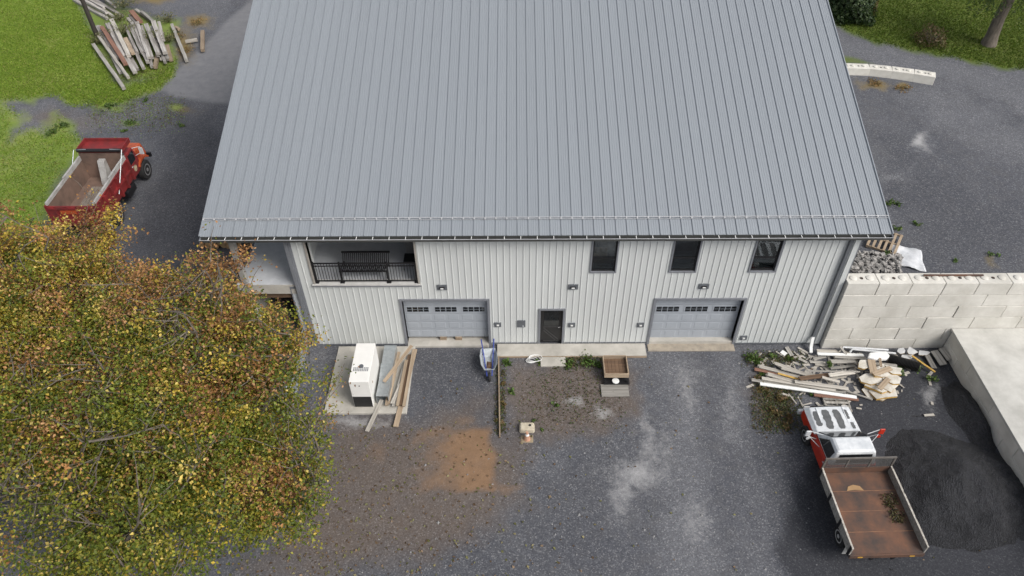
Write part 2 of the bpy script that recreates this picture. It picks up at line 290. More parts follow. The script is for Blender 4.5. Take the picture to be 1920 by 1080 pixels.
def ground_mat():
    m = bpy.data.materials.new('gravel_yard'); m.use_nodes = True; t = m.node_tree; L = t.links; b = t.nodes['Principled BSDF']; b.inputs['Roughness'].default_value = .92
    b.inputs['Specular IOR Level'].default_value = .25
    tc = nod(t, 'ShaderNodeTexCoord')
    def noise(s, d=6, r=.6):
        n = nod(t, 'ShaderNodeTexNoise'); n.inputs['Scale'].default_value = s; n.inputs['Detail'].default_value = d; n.inputs['Roughness'].default_value = r; L.new(tc.outputs['Object'], n.inputs[0]); return n.outputs[0]
    def ramp(i, stops):
        r = nod(t, 'ShaderNodeValToRGB'); e = r.color_ramp.elements
        while len(e) < len(stops): e.new(.5)
        for k, (p, c) in enumerate(stops): e[k].position = p; e[k].color = (*c, 1) if len(c) == 3 else c
        L.new(i, r.inputs[0]); return r.outputs[0]
    def mix(f, a, c, mode='MIX'):
        x = nod(t, 'ShaderNodeMix', data_type='RGBA', blend_type=mode)
        if isinstance(f, float): x.inputs[0].default_value = f
        else: L.new(f, x.inputs[0])
        L.new(a, x.inputs[6]); 
        if isinstance(c, tuple): x.inputs[7].default_value = (*c, 1)
        else: L.new(c, x.inputs[7])
        return x.outputs[2]
    def math_(op, a, c):
        x = nod(t, 'ShaderNodeMath', operation=op, use_clamp=True)
        for k, q in ((0, a), (1, c)):
            if isinstance(q, (int, float)): x.inputs[k].default_value = q
            else: L.new(q, x.inputs[k])
        return x.outputs[0]
    vo = nod(t, 'ShaderNodeTexVoronoi'); vo.inputs['Scale'].default_value = 26; L.new(tc.outputs['Object'], vo.inputs[0])
    vo2 = nod(t, 'ShaderNodeTexVoronoi'); vo2.inputs['Scale'].default_value = 7; L.new(tc.outputs['Object'], vo2.inputs[0])
    sep = nod(t, 'ShaderNodeSeparateColor'); L.new(vo.outputs['Color'], sep.inputs[0]); sep2 = nod(t, 'ShaderNodeSeparateColor'); L.new(vo2.outputs['Color'], sep2.inputs[0])
    big = noise(.35, 5); mid = noise(2.2, 8, .7); fine = noise(38, 4, .7); rough_n = noise(1.6, 14, .78); chalk_n = noise(3.5, 15, .85)
    stone = ramp(sep.outputs[0], [(0, (.04, .042, .053)), (.55, (.085, .09, .106)), (.88, (.14, .146, .164)), (1, (.3, .3, .31))])
    base = mix(.6, stone, ramp(fine, [(.3, (.036, .038, .048)), (.7, (.15, .156, .176))]))
    base = mix(math_('MULTIPLY', ramp(big, [(.4, (0, 0, 0)), (.68, (1, 1, 1))]), .5), base, mix(.5, stone, (.17, .17, .175)))
    base = mix(math_('MULTIPLY', ramp(rough_n, [(.42, (1, 1, 1)), (.6, (0, 0, 0))]), .45), base, mix(.4, stone, (.035, .037, .043)))
    base = mix(math_('MULTIPLY', ramp(mid, [(.45, (0, 0, 0)), (.7, (1, 1, 1))]), .25), base, (.12, .115, .11))
    za = nod(t, 'ShaderNodeVertexColor', layer_name='zone_a'); zb = nod(t, 'ShaderNodeVertexColor', layer_name='zone_b')
    sa = nod(t, 'ShaderNodeSeparateColor'); L.new(za.outputs[0], sa.inputs[0]); sb = nod(t, 'ShaderNodeSeparateColor'); L.new(zb.outputs[0], sb.inputs[0])
    def zone(ch, k=1.3, n=None, amp=1.0):
        n = n or rough_n
        x = math_('SUBTRACT', n, .5); 
        x = nod(t, 'ShaderNodeMath', operation='MULTIPLY_ADD'); L.new(n, x.inputs[0]); x.inputs[1].default_value = amp; x.inputs[2].default_value = -.5*amp
        y = math_('GREATER_THAN', ch, .02)
        s = nod(t, 'ShaderNodeMath', operation='ADD'); L.new(ch, s.inputs[0]); L.new(x.outputs[0], s.inputs[1])
        return math_('MULTIPLY', ramp(s.outputs[0], [(.12, (0, 0, 0)), (.95, (1, 1, 1))]), y)
    zcn = nod(t, 'ShaderNodeVertexColor', layer_name='zone_c'); sc_ = nod(t, 'ShaderNodeSeparateColor'); L.new(zcn.outputs[0], sc_.inputs[0])
    tint = lambda c1, c2, n=fine: ramp(n, [(.3, c1), (.7, c2)])
    base = mix(math_('MULTIPLY', zone(sc_.outputs[1], amp=1.2), .62), base, mix(.45, stone, tint((.02, .021, .026), (.055, .058, .066))))
    base = mix(math_('MULTIPLY', zone(sc_.outputs[0], amp=1.1), .8), base, mix(.35, stone, tint((.17, .173, .185), (.28, .283, .295))))
    c = mix(math_('MULTIPLY', zone(sb.outputs[2]), .95), base, mix(.16, tint((.016, .017, .021), (.04, .042, .049)), stone))
    c = mix(math_('MULTIPLY', sb.outputs[1], .85), c, mix(.5, tint((.15, .153, .165), (.2, .203, .215)), ramp(mid, [(.3, (.13, .133, .145)), (.7, (.24, .242, .25))])))
    c = mix(math_('MULTIPLY', zone(sa.outputs[1]), .85), c, mix(.3, tint((.085, .06, .042), (.19, .14, .10)), stone))
    c = mix(math_('MULTIPLY', zone(sb.outputs[0], amp=1.0), .92), c, mix(.35, tint((.15, .085, .045), (.3, .18, .10)), ramp(mid, [(.3, (.11, .075, .05)), (.7, (.3, .2, .13))])))
    c = mix(math_('MULTIPLY', zone(sa.outputs[2], n=chalk_n, amp=2.2), .8), c, tint((.3, .3, .31), (.48, .48, .48)))
    c = mix(zone(za.outputs[1], amp=1.4), c, tint((.13, .1, .035), (.26, .19, .08)))
    gl = ramp(big, [(.35, (.13, .21, .02)), (.5, (.19, .28, .035)), (.66, (.28, .32, .085))])
    gl = mix(.5, gl, tint((.08, .13, .014), (.22, .28, .055)))
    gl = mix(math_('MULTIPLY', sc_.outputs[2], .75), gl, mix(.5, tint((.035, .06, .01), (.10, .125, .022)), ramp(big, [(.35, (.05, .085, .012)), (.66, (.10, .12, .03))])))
    c = mix(zone(sa.outputs[0], amp=.9), c, gl)
    L.new(c, b.inputs['Base Color'])
    bp = nod(t, 'ShaderNodeBump'); bp.inputs['Strength'].default_value = .6; bp.inputs['Distance'].default_value = .03
    hh = math_('ADD', math_('MULTIPLY', vo.outputs['Distance'], -.9), mid); L.new(hh, bp.inputs['Height']); L.new(bp.outputs[0], b.inputs['Normal'])
    return m
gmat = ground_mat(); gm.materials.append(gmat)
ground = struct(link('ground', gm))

# ================================================================ barn
XL, XR, YE, ZE = -7.4, 18.267, -.297, 6.361; SL = math.atan(4/12); YR = 13.2
WL, WR = -4.27, 17.37
barn = thing('barn', 'large pale metal sided barn with grey standing seam roof and two garage doors', 'barn')
def zr(y): return ZE+(y-YE)/3 if y < YR else ZE+(2*YR-YE-y)/3
OP = {'g1': (-.33, 3.17, -.5, 2.7), 'g2': (10.06, 13.64, -.5, 2.7), 'door': (5.37, 6.30, -.5, 2.13), 'w1': (7.30, 8.23, 4.28, 5.9), 'w2': (10.40, 11.36, 4.28, 5.9), 'w3': (13.51, 14.47, 4.28, 5.9), 'log': (-3.66, .46, 3.62, 5.95)}
holes = list(OP.values())
mb = MB()
for x0, x1, z0, z1 in subtract((WL, WR, -.3, 6.32), holes): mb.box(x0, x1, .03, .25, z0, z1)
mb.box(WL, WL+.2, .25, 23, -.3, 6.3); mb.box(WR-.2, WR, .25, 23, -.3, 6.3); mb.box(WL+.2, WR-.2, 22.8, 23, -.3, 6.3)
for xx in (WL, WR-.2):   # gables
    mb.extr([(.25, 6.3), (22.8, 6.3), (YR, zr(YR)-.25)], 'x', xx+.004, xx+.196)
wall = mb.build('front_wall', siding, barn)
pw = .2545; x = WL; k = 0
while x < WR-.02:
    x1 = min(x+pw, WR)
    for r in subtract((x, x1, .03, 6.2), [(a-.06, b+.06, c-.06, d_+.06) for a, b, c, d_ in holes]):
        wdt = r[1]-r[0]; full = abs(r[0]-x) < .001
        sec = [(r[0], -.02), (r[0]+.026, -.02), (r[0]+.04, 0), (r[1]-.004, 0), (r[1]-.004, .026), (r[0], .026)] if full and wdt > .06 else [(r[0], 0), (r[1]-.004, 0), (r[1]-.004, .026), (r[0], .026)]
        MB().extr(sec, 'z', r[2], r[3]).build('siding_panel', siding, wall)
    x = x1
# trims
def trimbox(parent, *a, mat=trim, name='trim'): return MB().box(*a).build(name, mat, parent)
MB().box(WR-.2, WR+.03, -.045, -.03, .05, 6.15).build('corner_trim', siding, barn)
MB().box(WR+.002, WR+.035, -.05, .2, .05, 6.15).build('corner_trim', trim, barn)
MB().box(WL-.03, WL+.06, -.05, -.03, .05, 6.1).build('corner_trim', trim, barn)
MB().box(WL-.04, WL-.002, -.06, .2, .05, 6.1).build('corner_trim', trim, barn)
MB().box(WL, -.45, -.04, -.002, .03, .09).build('base_trim', trim_dk, barn); MB().box(3.29, 5.25, -.04, -.002, .11, .15).build('base_trim', trim_dk, barn)
MB().box(6.42, 9.95, -.04, -.002, .11, .15).build('base_trim', trim_dk, barn); MB().box(13.76, WR, -.04, -.002, .03, .09).build('base_trim', trim_dk, barn)
def surround(parent, x0, x1, z0, z1, wdt, y0, y1, mat, bottom=True, name='frame'):
    m_ = MB().box(x0-wdt, x0, y0, y1, z0-(wdt if bottom else 0), z1+wdt).box(x1, x1+wdt, y0, y1, z0-(wdt if bottom else 0), z1+wdt).box(x0, x1, y0, y1, z1, z1+wdt)
    if bottom: m_.box(x0, x1, y0, y1, z0-wdt, z0)
    return m_.build(name, mat, parent)
def garage(key, zb, blocks):
    x0, x1, _, z1 = OP[key]; y = .22
    g = MB().box(x0+.01, x1-.01, y, y+.05, zb, z1).build('garage_door', doorgrey, barn)
    surround(g, x0, x1, .0, z1, .10, -.05, .27, trim, False)
    W = x1-x0; cw = W/6; rh = (z1-zb)/5
    for r in range(5):
        zz = zb+rh*r
        if r: MB().box(x0+.01, x1-.01, y-.004, y-.0005, zz-.006, zz+.006).build('section_seam', trim, g)
        if r == 3:
            for c in range(3):
                cx0 = x0+W*c/3+.12; cx1 = x0+W*(c+1)/3-.12; lw = (cx1-cx0)/4
                MB().box(cx0-.04, cx1+.04, y-.012, y-.002, zz+.09, zz+rh-.07).build('window_frame', doorgrey, g)
                for i in range(4):
                    for j in range(2):
                        h = (rh-.2)/2
                        MB().box(cx0+lw*i+.015, cx0+lw*(i+1)-.015, y-.02, y-.0125, zz+.1+j*h+.012, zz+.1+(j+1)*h-.012).build('pane', glass_dk, g)
        else:
            for c in range(6):
                a, b_ = x0+cw*c+.06, x0+cw*(c+1)-.06; e = .035
                m_ = MB(); za_, zb_ = zz+.07, zz+rh-.07
                p = [(a, y-.001, za_), (b_, y-.001, za_), (b_, y-.001, zb_), (a, y-.001, zb_), (a+e, y-.008, za_+e), (b_-e, y-.008, za_+e), (b_-e, y-.008, zb_-e), (a+e, y-.008, zb_-e)]
                m_.add(p, [(0, 1, 5, 4), (1, 2, 6, 5), (2, 3, 7, 6), (3, 0, 4, 7), (4, 5, 6, 7)]); m_.build('raised_panel', doorgrey, g)
    for bx in blocks: MB().box(bx, bx+.28, y-.06, y+.06, .121, zb-.002).build('wood_block', wood_new, g)
    return g
garage('g1', .29, (1.05, 1.72)); garage('g2', .2, ())
MB().box(-.325, 3.165, -.16, .6, -.05, .12).build('threshold', concrete, barn); MB().box(10.065, 13.635, -.02, .6, -.05, .195).build('threshold', concrete, barn)
MB().box(10.0, 13.7, -.42, -.02, -.06, .05).build('sand_apron', M('sandy_concrete', (.4, .35, .28), (.27, .24, .2), scale=3, rough=.95, bump=.4), barn)
# man door
d_ = MB().box(5.38, 6.29, .06, .11, .125, 2.12).build('door', doorblack, barn)
surround(d_, 5.37, 6.30, .12, 2.13, .085, -.05, .13, trim, False)
MB().box(5.52, 6.15, .048, .058, 1.13, 1.98).build('pane', glass_dk, d_)
for (a, b_) in [((5.5, 1.06), (6.17, 1.06)), ((5.5, .2), (6.17, .2)), ((5.5, 1.0), (6.15, .27)), ((5.5, .86), (6.05, .2))]:
    MB().bar((a[0], .052, a[1]), (b_[0], .052, b_[1]), .05, .014, up=(0, 1, 0)).build('brace', M('door_moulding', (.05, .05, .052), rough=.4), d_)
MB().tube([(6.2, .05, 1.08), (6.2, .0, 1.08), (6.12, -.01, 1.08)], .014, 8).build('handle', chrome, d_)
# windows with the room behind them
for key in ('w1', 'w2', 'w3'):
    x0, x1, z0, z1 = OP[key]
    wnd = MB()
    wnd.box(x0, x0+.055, .02, .1, z0, z1).box(x1-.055, x1, .02, .1, z0, z1).box(x0+.055, x1-.055, .02, .1, z0, z0+.055).box(x0+.055, x1-.055, .02, .1, z1-.055, z1).box(x0+.055, x1-.055, .022, .098, z0+.62, z0+.69)
    wn = wnd.build('window', black, barn); surround(wn, x0, x1, z0, z1, .06, -.045, .03, trim)
    MB().box(x0+.055, x1-.055, .055, .06, z0+.055, z0+.62).build('pane', pane_m, wn); MB().box(x0+.055, x1-.055, .055, .06, z0+.69, z1-.055).build('pane', pane_m, wn)
    MB().box(x0, x1, .11, .36, z0+.05, z0+.1).build('sill', white, wn)
MB().box(.6, WR-.21, .26, 22.7, 3.42, 3.6).build('upper_floor', M('plank_floor', (.2, .15, .1), rough=.8), barn)
# loggia
lg = MB().box(WL+.005, .6, .255, 4.6, 3.3, 3.62).build('balcony_floor', concrete_f, barn)
MB().box(.46, .62, .26, 4.6, 3.62, 6.2).build('balcony_wall', siding, barn)
MB().box(-3.9, -3.66, .26, .5, 3.62, 6.1).build('balcony_wall', siding, barn); MB().box(WL+.2, .46, 4.6, 4.75, 3.62, 6.5).build('balcony_wall', siding, barn)
surround(lg, -3.66, .46, 3.66, 5.95, .07, -.05, .26, M('beige_trim', (.36, .34, .31), rough=.6), False, 'opening_frame')
MB().box(-3.78, .58, -.09, .26, 3.625, 3.675).build('sill', M('sill_grey', (.56, .56, .55), rough=.6), lg)
MB().box(-3.78, .58, -.075, -.002, 3.55, 3.624).build('sill_trim', trim, lg)
def railing(name, p0, p1, z, h, posts, nb, parent, foot=True):
    p0, p1 = Vector(p0), Vector(p1); L = (p1-p0)
    r = MB().bar(p0+Vector((0, 0, z+h)), p1+Vector((0, 0, z+h)), .045, .045).bar(p0+Vector((0, 0, z+h-.14)), p1+Vector((0, 0, z+h-.14)), .035, .035).bar(p0+Vector((0, 0, z+.1)), p1+Vector((0, 0, z+.1)), .035, .035).build(name, black, parent)
    for t in posts:
        p = p0+L*t; MB().box(p.x-.033, p.x+.033, p.y-.033, p.y+.033, z+.004, z+h+.06).build('post', black, r)
        if foot: MB().box(p.x-.09, p.x+.09, p.y-.07, p.y+.07, z+.002, z+.035).build('post_foot', black, r)
    for i in range(1, nb):
        p = p0+L*(i/nb); MB().box(p.x-.009, p.x+.009, p.y-.009, p.y+.009, z+.11, z+h-.01).build('baluster', black, r)
    return r
railing('balcony_railing', (-3.62, .06, 0), (.42, .06, 0), 3.675, 1.02, (.005, .26, .72, .995), 36, barn)
# porch on the left side
ps = MB().box(-6.85, WL-.05, .02, 12, 3.12, 3.6).build('porch_slab', concrete_f, barn)
MB().box(-6.85, WL-.05, -.006, .016, 3.12, 3.598).build('slab_face', concrete, ps)
MB().box(-6.85, WL-.3, .1, .25, 2.8, 3.118).build('header_beam', wood_brn, ps)
MB().box(-6.85, -6.6, .3, 11.9, -.3, 3.118).box(-6.6, WL-.05, 6, 6.2, -.3, 3.118).build('porch_foundation', concrete, ps)
MB().box(WL-.42, WL-.045, .03, .2, -.2, 3.4).build('corner_return', M('pale_blue_siding', (.6, .64, .67), rough=.5), barn); MB().box(WL-.46, WL-.045, -.02, .022, 3.4, 3.52).box(WL-.46, WL-.423, -.02, .2, -.2, 3.4).build('return_trim', trim, barn)
for yy in (.15, 6, 11.7): MB().box(-6.62, -6.4, yy-.11, yy+.11, 3.602, zr(yy)-.12).build('porch_post', M('post_taupe', (.36, .35, .33), rough=.6), barn, bevel=.01)
railing('porch_railing', (-6.74, .3, 0), (-6.74, 11.6, 0), 3.6, 1.0, (0, .22, .5, .78, 1), 80, barn)
# roof
rd = MB()
th = .06
rd.extr([(YE+.02, ZE-.02), (YR, zr(YR)-.027), (2*YR-YE, ZE-.02), (2*YR-YE, ZE-.16), (YR, zr(YR)-.2), (YE+.02, ZE-.16)], 'x', XL+.02, XR-.02)
roof = rd.build('roof', trim, barn)
MB().extr([(YR+.02, zr(YR)+.0), (2*YR-YE, ZE+.01), (2*YR-YE, ZE-.005), (YR+.02, zr(YR)-.015)], 'x', XL, XR).build('rear_slope', roofm, roof)
MB().extr([(YR-.15, zr(YR)-.02), (YR, zr(YR)+.06), (YR+.15, zr(YR)-.0), (YR+.15, zr(YR)-.05), (YR, zr(YR)-.015), (YR-.15, zr(YR)-.045)], 'x', XL-.01, XR+.01).build('ridge_cap', roofm, roof)
NP = 63; pw = (XR-XL)/NP; LEN = (YR-YE)/math.cos(SL)
sec = [(0, 0), (0, .042), (.022, .042), (.022, .004), (.11, .004), (.117, .011), (.128, .011), (.135, .004), (.195, .004), (.202, .011), (.213, .011), (.22, .004), (.28, .004), (.287, .011), (.298, .011), (.305, .004), (pw-.002, .004), (pw-.002, 0)]
pmesh = MB().extr(sec, 'y', 0, LEN).mesh('roof_panel', roofm)
RM = Matrix.Translation((0, YE, ZE)) @ Matrix.Rotation(SL, 4, 'X')
for i in range(NP): link('roof_panel', pmesh, roof, Matrix.Translation((XL+i*pw, 0, 0)) @ RM)
for xx, mm in ((XL-.035, siding), (XR-.005, trim)): link('rake_trim', MB().box(0, .04, 0, LEN, -.15, .055).mesh('rake_trim', roofm), roof, Matrix.Translation((xx, 0, 0)) @ RM)
# snow guard
zz = .72/math.cos(SL)
sg = link('snow_guard', MB().tube([(XL, zz, .085), (XR, zz, .085)], .017, 8).tube([(XL, zz-.055, .05), (XR, zz-.055, .05)], .012, 6).mesh('snow_guard', M('guard_grey', (.42, .43, .45), rough=.45), 40), roof, RM)
cm = MB().box(-.012, .034, -.05, .03, .043, .075).mesh('clamp', M('clamp_grey', (.55, .56, .58), rough=.45))
for i in range(NP): link('clamp', cm, sg, Matrix.Translation((XL+i*pw, zz, 0)))
# gutter
gsec = [(YE-.16, ZE-.04), (YE-.175, ZE-.04), (YE-.165, ZE-.15), (YE-.0, ZE-.15), (YE-.0, ZE-.01), (YE-.012, ZE-.01), (YE-.012, ZE-.138), (YE-.152, ZE-.138)]
gut = MB().extr(gsec, 'x', XL+.02, XR-.02).build('gutter', M('gutter_dark', (.06, .062, .06), rough=.6), barn)
MB().box(XL+.0, XL+.02, YE-.175, YE, ZE-.15, ZE-.03).box(XR-.02, XR, YE-.175, YE, ZE-.15, ZE-.03).build('gutter_end', trim, gut)
MB().box(XL+.02, XR-.02, YE-.185, YE-.16, ZE-.04, ZE-.028).build('gutter_lip', M('lip_grey', (.42, .43, .45), rough=.45), gut)
hm = MB().box(-.011, .011, -.16, 0, -.026, -.014).mesh('gutter_hanger', white)
for i in range(42): link('gutter_hanger', hm, gut, Matrix.Translation((XL+.35+i*.61, YE, ZE)))
# downspouts
ds = MB().box(16.93, 17.06, -.14, -.03, .5, 6.0).build('downspout', trim_dk, barn)
MB().bar((16.99, -.25, 6.22), (16.99, -.085, 6.0), .12, .09).build('spout_elbow', trim_dk, ds)
MB().bar((16.99, -.085, .56), (16.9, -.38, .18), .12, .1).bar((16.9, -.38, .19), (16.86, -.62, .1), .118, .098).build('spout_extension', white, ds)
d2 = MB().box(WL-.17, WL-.05, -.13, -.02, .2, 6.0).build('downspout', trim, barn)
MB().bar((WL-.11, -.3, 6.22), (WL-.11, -.075, 6.0), .12, .09).build('spout_elbow', M('post_taupe', (1, 1, 1)), d2)
# lamps and boxes on the wall
for (u, v) in [(829, 538), (1074.5, 537), (1319.5, 536)]:
    p = F(u, v); l_ = MB().box(p.x-.2, p.x+.2, -.05, .0, p.z-.13, p.z+.13).build('wall_lamp', trim_dk, barn)
    MB().box(p.x-.1, p.x+.1, -.1, -.051, p.z-.02, p.z+.04).build('lamp_hood', black, l_); MB().box(p.x-.06, p.x+.06, -.13, -.101, p.z-.015, p.z+.02).build('lens', white, l_)
for (u, v) in [(933.5, 608), (1072, 608.5), (1201, 608.5), (1394, 632.5)]:
    p = F(u, v); l_ = MB().box(p.x-.14, p.x+.14, -.05, 0, p.z-.12, p.z+.12).build('outlet_box', trim_dk, barn); MB().box(p.x-.05, p.x+.05, -.075, -.051, p.z-.04, p.z+.03).build('outlet_cover', white, l_)
p = F(977.5, 606); l_ = MB().box(p.x-.17, p.x+.17, -.055, 0, p.z-.19, p.z+.19).build('meter_box', trim_dk, barn); MB().box(p.x+.05, p.x+.1, -.065, -.056, p.z-.14, p.z-.09).build('latch', steel_w, l_)
# stoop
MB().box(3.53, 9.88, -.73, -.045, -.1, .11).build('stoop', concrete, barn, bevel=.01)
MB().box(3.53, 9.88, -.76, -.732, -.1, .075).build('form_board', wood_new, barn)

# ================================================================ block walls
def block(name, x0, x1, y0, y1, z0, z1, parent, g=.011): return MB().box(x0+g, x1-g, y0, y1, z0+g*.6, z1-g*.6).build(name, blockm, parent, bevel=.018)
def knobs(b, x0, x1, y, z, n=2):
    for i in range(n):
        xx = x0+(x1-x0)*(.24+.52*i/(n-1)); MB().lathe([(0, .15), (.03, .14), (.05, .1), (.06, .03)], (xx, y, z), 'z', 14).build('knob', blockm, b, smooth=40)
    MB().lathe([(0, .07), (.004, .07)], ((x0+x1)/2, y, z+.001), 'z', 10).build('lifting_recess', M('recess_dark', (.06, .05, .045), rough=.9), b)
    MB().tube([((x0+x1)/2-.04, y, z+.004), ((x0+x1)/2-.02, y, z+.04), ((x0+x1)/2+.02, y, z+.04), ((x0+x1)/2+.04, y, z+.004)], .009, 6).build('lifting_hook', rust, b)
rw = thing('retaining_wall', 'tall retaining wall of pale concrete blocks with knobs on top beside the barn', 'wall', (0, 0, 0))
first = [None, None, None, None, None, None]
offs = [.62, 1.0, 1.55, 1.25, 1.0, .95]
yf = -.26
joint_u = {5: None, 4: 1663, 3: 1612, 2: 1644, 1: 1594, 0: 1627}
for r in range(6):
    z0 = -.09+.652*r; z1 = z0+.652
    if r == 5: L_ = 1.305; xj = 17.4+1.27
    else: L_ = 1.94; xj = F(joint_u[r], 540, yf).x if False else None
    if r < 5:
        vv = {4: 567, 3: 588, 2: 608, 1: 628, 0: 645}[r]; xj = F(joint_u[r], vv, yf).x
    xs = [17.42]; x = xj
    while x < 30: xs.append(x); x += L_
    for a, b_ in zip(xs[:-1], xs[1:]):
        dy = random.uniform(-.012, .012)
        o = block('block', a, b_, yf+dy, .34+dy, z0, z1, rw)
        if r == 5: knobs(o, a, b_, .04, z1-.004)
plt = thing('concrete_platform', 'raised pale concrete platform on block walls beside the black millings mound', 'platform', (22.6, -.3, 0))
def wchild(o): o.matrix_parent_inverse = Matrix.Translation((-22.6, .3, 0)); return o
for r in range(2):
    y = -.3; first_l = 1.1 if r == 0 else 1.85
    while y > -15:
        l_ = first_l; first_l = 1.95; o = MB().box(22.56+random.uniform(-.01, .01), 23.2, y-l_+.007, y-.007, -.09+.6*r+.004, .51+.6*r-.004).build('block', blockm, plt, bevel=.015); wchild(o); y -= l_
wchild(MB().box(22.5, 34, -15, -.275, 1.115, 1.235).build('slab', plat, plt, bevel=.012))
wchild(MB().box(23.21, 34, -15, -.3, -.09, 1.11).build('fill', blockm, plt))
# curved row of blocks beside the road
br = thing('block_row', 'low curved row of white concrete blocks edging the gravel road', 'blocks', (25.6, 17.6, UP))
pts = [(1560, 128.5), (1587, 127.5), (1629, 129), (1671, 133), (1713, 138.5), (1753, 145)]
for a, b_ in zip(pts[:-1], pts[1:]):
    p, q_ = G(a[0], a[1], UP+.3), G(b_[0], b_[1], UP+.3); dd = q_-p; L_ = dd.length
    o = MB().box(.01, L_-.01, -.3, .3, -.05, .45).build('block', blockm, br, bevel=.015)
    o.matrix_parent_inverse = Matrix.Translation((-25.6, -17.6, -UP)); o.location = (p.x, p.y, UP); o.rotation_euler = (0, 0, math.atan2(dd.y, dd.x))
    for k in (.25, .75): MB().lathe([(0, .13), (.05, .12), (.08, .03)], (L_*k, 0, .446), 'z', 12).build('knob', blockm, o, smooth=40)
    MB().lathe([(0, .06), (.004, .06)], (L_*.5, 0, .447), 'z', 10).build('lifting_recess', MATS['recess_dark'], o)
# mound of millings
from mathutils import noise as mnoise
def mound(name, cx, cy, rx, ry, h, mat, n=110, seed=1, clampx=None):
    vs = []; fs = []
    for i in range(n+1):
        for j in range(n+1):
            a, b_ = (i/n*2-1)*1.15, (j/n*2-1)*1.15
            x, y = cx+a*rx, cy+b_*ry
            if clampx: x = min(x, clampx)
            rr = math.hypot(a*(1+.08*math.sin(3*b_+seed)), b_*(1+.1*math.sin(2.3*a+1)))
            rr += .05*math.sin(5*a+2*b_+seed)*math.cos(4*b_)
            t = min(1, max(0, 1-rr)); z = h*(t*t*(3-2*t))**.8*(1+.08*math.sin(6*a+seed)*math.sin(5*b_)) + (.05*math.sin(9*a+1.7*math.sin(7*b_))*math.sin(8*b_+a)+.03*math.sin(17*a+3*b_)*math.sin(15*b_))*min(1, 2.5*t)*.6 + (.14*mnoise.fractal(Vector((x*1.1, y*1.1, seed)), .9, 2.1, 6)+.05*abs(mnoise.noise(Vector((x*5, y*5, 2)))))*min(1, 3*t)
            vs.append((x, y, z-.03+hz(x, y)*0))
    for i in range(n):
        for j in range(n): k = i*(n+1)+j; fs.append((k, k+n+1, k+n+2, k+1))
    mb = MB(); mb.add(vs, fs); return mb.build(name, mat, None, smooth=80)
millm = M('asphalt_millings', (.027, .028, .033), (.016, .017, .02), scale=1.6, rough=.9, detail=12)
t = millm.node_tree; b = t.nodes['Principled BSDF']; vo = nod(t, 'ShaderNodeTexVoronoi'); vo.inputs['Scale'].default_value = 24; nz = nod(t, 'ShaderNodeTexNoise'); nz.inputs['Scale'].default_value = 5; nz.inputs['Detail'].default_value = 9
tc = t.nodes['Texture Coordinate']; t.links.new(tc.outputs['Object'], vo.inputs[0]); t.links.new(tc.outputs['Object'], nz.inputs[0])
sp = nod(t, 'ShaderNodeSeparateColor'); t.links.new(vo.outputs['Color'], sp.inputs[0]); rp = nod(t, 'ShaderNodeValToRGB'); rp.color_ramp.elements[0].position = .3; rp.color_ramp.elements[0].color = (.75, .75, .75, 1); rp.color_ramp.elements[1].color = (1.45, 1.45, 1.45, 1); t.links.new(sp.outputs[0], rp.inputs[0])
ml = nod(t, 'ShaderNodeMix', data_type='RGBA', blend_type='MULTIPLY'); ml.inputs[0].default_value = 1; src = b.inputs['Base Color'].links[0].from_socket; t.links.new(src, ml.inputs[6]); t.links.new(rp.outputs[0], ml.inputs[7]); t.links.new(ml.outputs[2], b.inputs['Base Color'])
ad = nod(t, 'ShaderNodeMath', operation='ADD'); t.links.new(nz.outputs[0], ad.inputs[0]); t.links.new(vo.outputs['Distance'], ad.inputs[1]); bp = nod(t, 'ShaderNodeBump'); bp.inputs['Distance'].default_value = .05; t.links.new(ad.outputs[0], bp.inputs['Height']); t.links.new(bp.outputs[0], b.inputs['Normal'])
tag(mound('millings_mound', 20.35, -6.95, 3.1, 2.75, .8, millm, clampx=22.55), 'mound of black asphalt millings heaped against the concrete platform', 'mound')
tag(mound('millings_bank', 22.2, -3.9, .8, 2.2, .5, millm, n=30, seed=4, clampx=22.55), 'low dark bank of millings along the foot of the platform wall', 'bank')

# ================================================================ yard things by the barn
pad = tag(MB().box(-3.3, 0, -3.7, -.16, -.08, .1).build('generator_pad', concrete, None, bevel=.012), 'rectangular concrete pad under the white generator', 'pad')
gen = thing('generator', 'tall white standby generator cabinet with a black lower front', 'generator', (-1.72, -2.42, .1))
gw = M('generator_white', (.83, .83, .81), (.77, .77, .75), scale=1.5, rough=.4)
MB().box(-.385, .385, -1.0, 1.0, .06, 1.6).build('cabinet', gw, gen, bevel=.02)
MB().box(-.35, .35, -.97, .97, 0, .06).build('base', black, gen)
MB().box(-.36, .36, -1.016, -1.002, .07, .68).build('front_grille', black, gen)
for i in range(7): MB().box(-.33, .33, -1.024, -1.017, .12+i*.08, .15+i*.08).build('louvre', M('dark_louvre', (.03, .03, .03), rough=.5), gen)
MB().lathe([(0, .09), (.03, .085)], (0, -.22, 1.6), 'z', 16).build('exhaust_cap', trim_dk, gen)
for j in range(3):
    for i in range(9): MB().box(-.3+i*.068, -.25+i*.068, -.33-j*.07, -.28-j*.07, 1.598, 1.604).build('vent', trim, gen)
MB().lathe([(0, .025), (.015, .025)], (0, -1.003-.012, 1.35), 'y', 10).build('lock', black, gen)
MB().box(.386, .395, -.5, -.44, .9, 1.0).build('latch', wood_new, gen)
